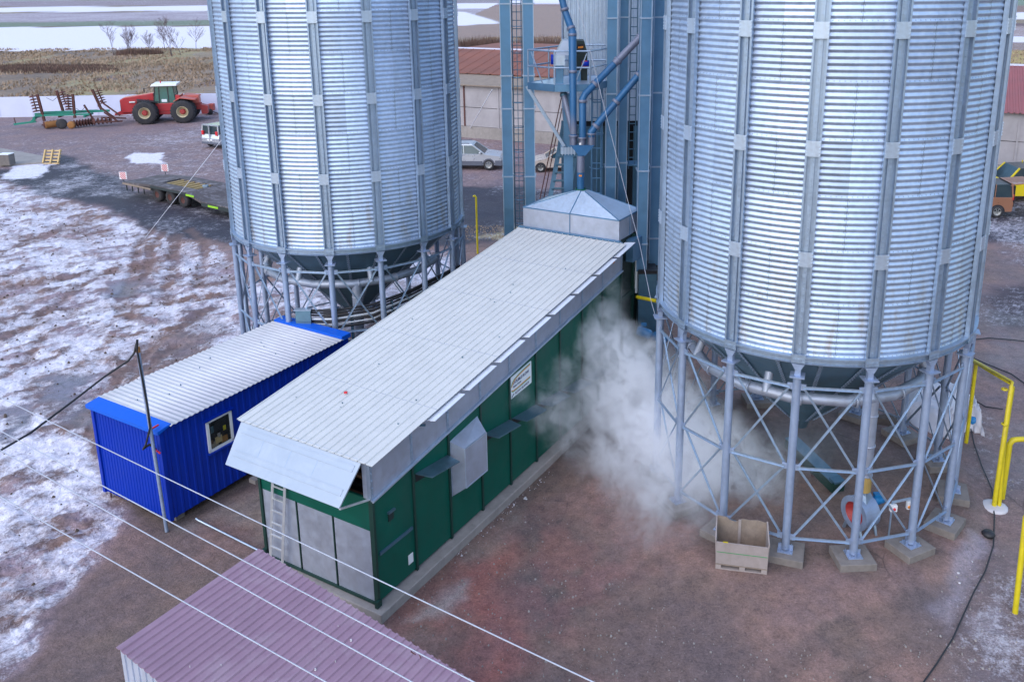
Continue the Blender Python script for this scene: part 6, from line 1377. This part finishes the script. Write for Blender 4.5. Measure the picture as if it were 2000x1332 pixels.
scatter('loose_stones', (yard, ((1300, 820), (1500, 780), (1850, 850), (1840, 1020), (1500, 1060), (1340, 980))), 1300, .008, .032, M_STONE, 'loose small stones scattered on the brown yard', 'stones', 5)
scatter('pale_litter', (((1380, 1010), (1560, 1080), (1800, 1090), (1900, 1040), (1900, 1160), (1600, 1150), (1380, 1130)), ((880, 1075), (985, 985), (1060, 920), (1090, 920), (990, 1010), (900, 1090))), 70, .01, .04, M_TARP, 'scraps of pale litter near the crate and dryer foot', 'litter', 9, flat=.3)
scatter('mud_clods', (((0, 400), (240, 450), (440, 490), (470, 640), (200, 780), (210, 950), (120, 1100), (0, 1250)),), 700, .015, .07, M_SOIL, 'dark clods of frozen mud in the snow', 'mud', 11)
scatter('grain_spill', (((905, 440), (985, 440), (985, 470), (905, 470)),), 600, .01, .05, M_STRAW, 'spilled yellow grain and straw on the asphalt behind the dryer', 'grain', 13)
# snow and ice round the kerb
for i, (x, y) in enumerate(((1435, 1150), (1486, 1107), (1250, 1010))):
    pass

# ------------------------------------------------------------------ steam
def steam():
    blobs = [(1085, 720, 21.4, .5, .8), (1140, 650, 22.7, .5, .8), (1130, 600, 23.3, .35, .5), (1010, 770, 19.7, .35, .5), (1080, 800, 20.3, .6, .8), (1330, 900, 18.9, .8, 1.2), (1420, 860, 19.4, .6, .8), (1175, 600, 23.6, .65, .8), (1105, 690, 22.3, .45, .6), (1060, 740, 21.4, .4, .4), (1190, 690, 22.6, .85, 1.1), (1255, 740, 21.3, .85, 1.5), (1295, 820, 20.2, .95, 1.8), (1180, 790, 21.2, .75, 1.), (1210, 890, 19.8, .8, .9),
             (1385, 885, 19.2, .85, 1.4), (1470, 925, 19.2, .75, .9), (1270, 960, 18.3, .8, .7), (1350, 980, 17.6, .7, .45), (1120, 860, 20.6, .6, .6), (1260, 1040, 17.2, .6, .4), (1560, 880, 19.5, .8, .25), (1110, 640, 22.9, .5, .7)]
    cs = [at(x, y, d) for x, y, d, _, _ in blobs]
    t = NT('steam'); t.n.remove(t.b); g = t.geo()
    warp = t.n.new('ShaderNodeVectorMath'); warp.operation = 'MULTIPLY_ADD'
    t.lk(t.noise(g, .9, 5, .6, 0., True), warp.inputs[0]); warp.inputs[1].default_value = (1.5, 1.5, 1.5); 
    sub = t.n.new('ShaderNodeVectorMath'); sub.operation = 'ADD'; t.lk(g, sub.inputs[0]); sub.inputs[1].default_value = (-.75, -.75, -.75); t.lk(sub.outputs[0], warp.inputs[2])
    acc = None
    for c, (_, _, _, r, a) in zip(cs, blobs):
        d = t.n.new('ShaderNodeVectorMath'); d.operation = 'DISTANCE'; t.lk(warp.outputs[0], d.inputs[0]); d.inputs[1].default_value = c
        v = t.math('MULTIPLY', t.math('SUBTRACT', 1., t.math('DIVIDE', d.outputs['Value'], r*1.6), clamp=True), a)
        v = t.math('MULTIPLY', v, v); acc = v if acc is None else t.math('ADD', acc, v)
    n = t.noise(t.scalev(g, (1, 1, .8)), 1.9, 8, .66, 1.1); k = t.ramp(n, [(.42, .02), (.58, 1.)])
    dens = t.math('MULTIPLY', t.math('MULTIPLY', acc, k), 12.)
    pv = t.n.new('ShaderNodeVolumePrincipled'); pv.inputs['Color'].default_value = (.965, .972, 1., 1); pv.inputs['Anisotropy'].default_value = .2
    t.lk(dens, pv.inputs['Density']); t.t.links.new(pv.outputs[0], t.o.inputs['Volume'])
    xs = [c.x for c in cs]; ys = [c.y for c in cs]; zs = [c.z for c in cs]
    o = MB().box((min(xs)-1.4, min(ys)-1.4, .03), (max(xs)+1.4, max(ys)+1.4, max(zs)+1.5)).build('steam', t.m); tag(o, 'white steam rolling from the dryer wall towards the right silo legs', 'steam', None, 'stuff')
    S.cycles.volume_step_rate = 2.; S.cycles.volume_bounces = 10; S.cycles.max_bounces = 14
steam()
for o in bpy.data.objects:
    if '_o' in o: del o['_o']
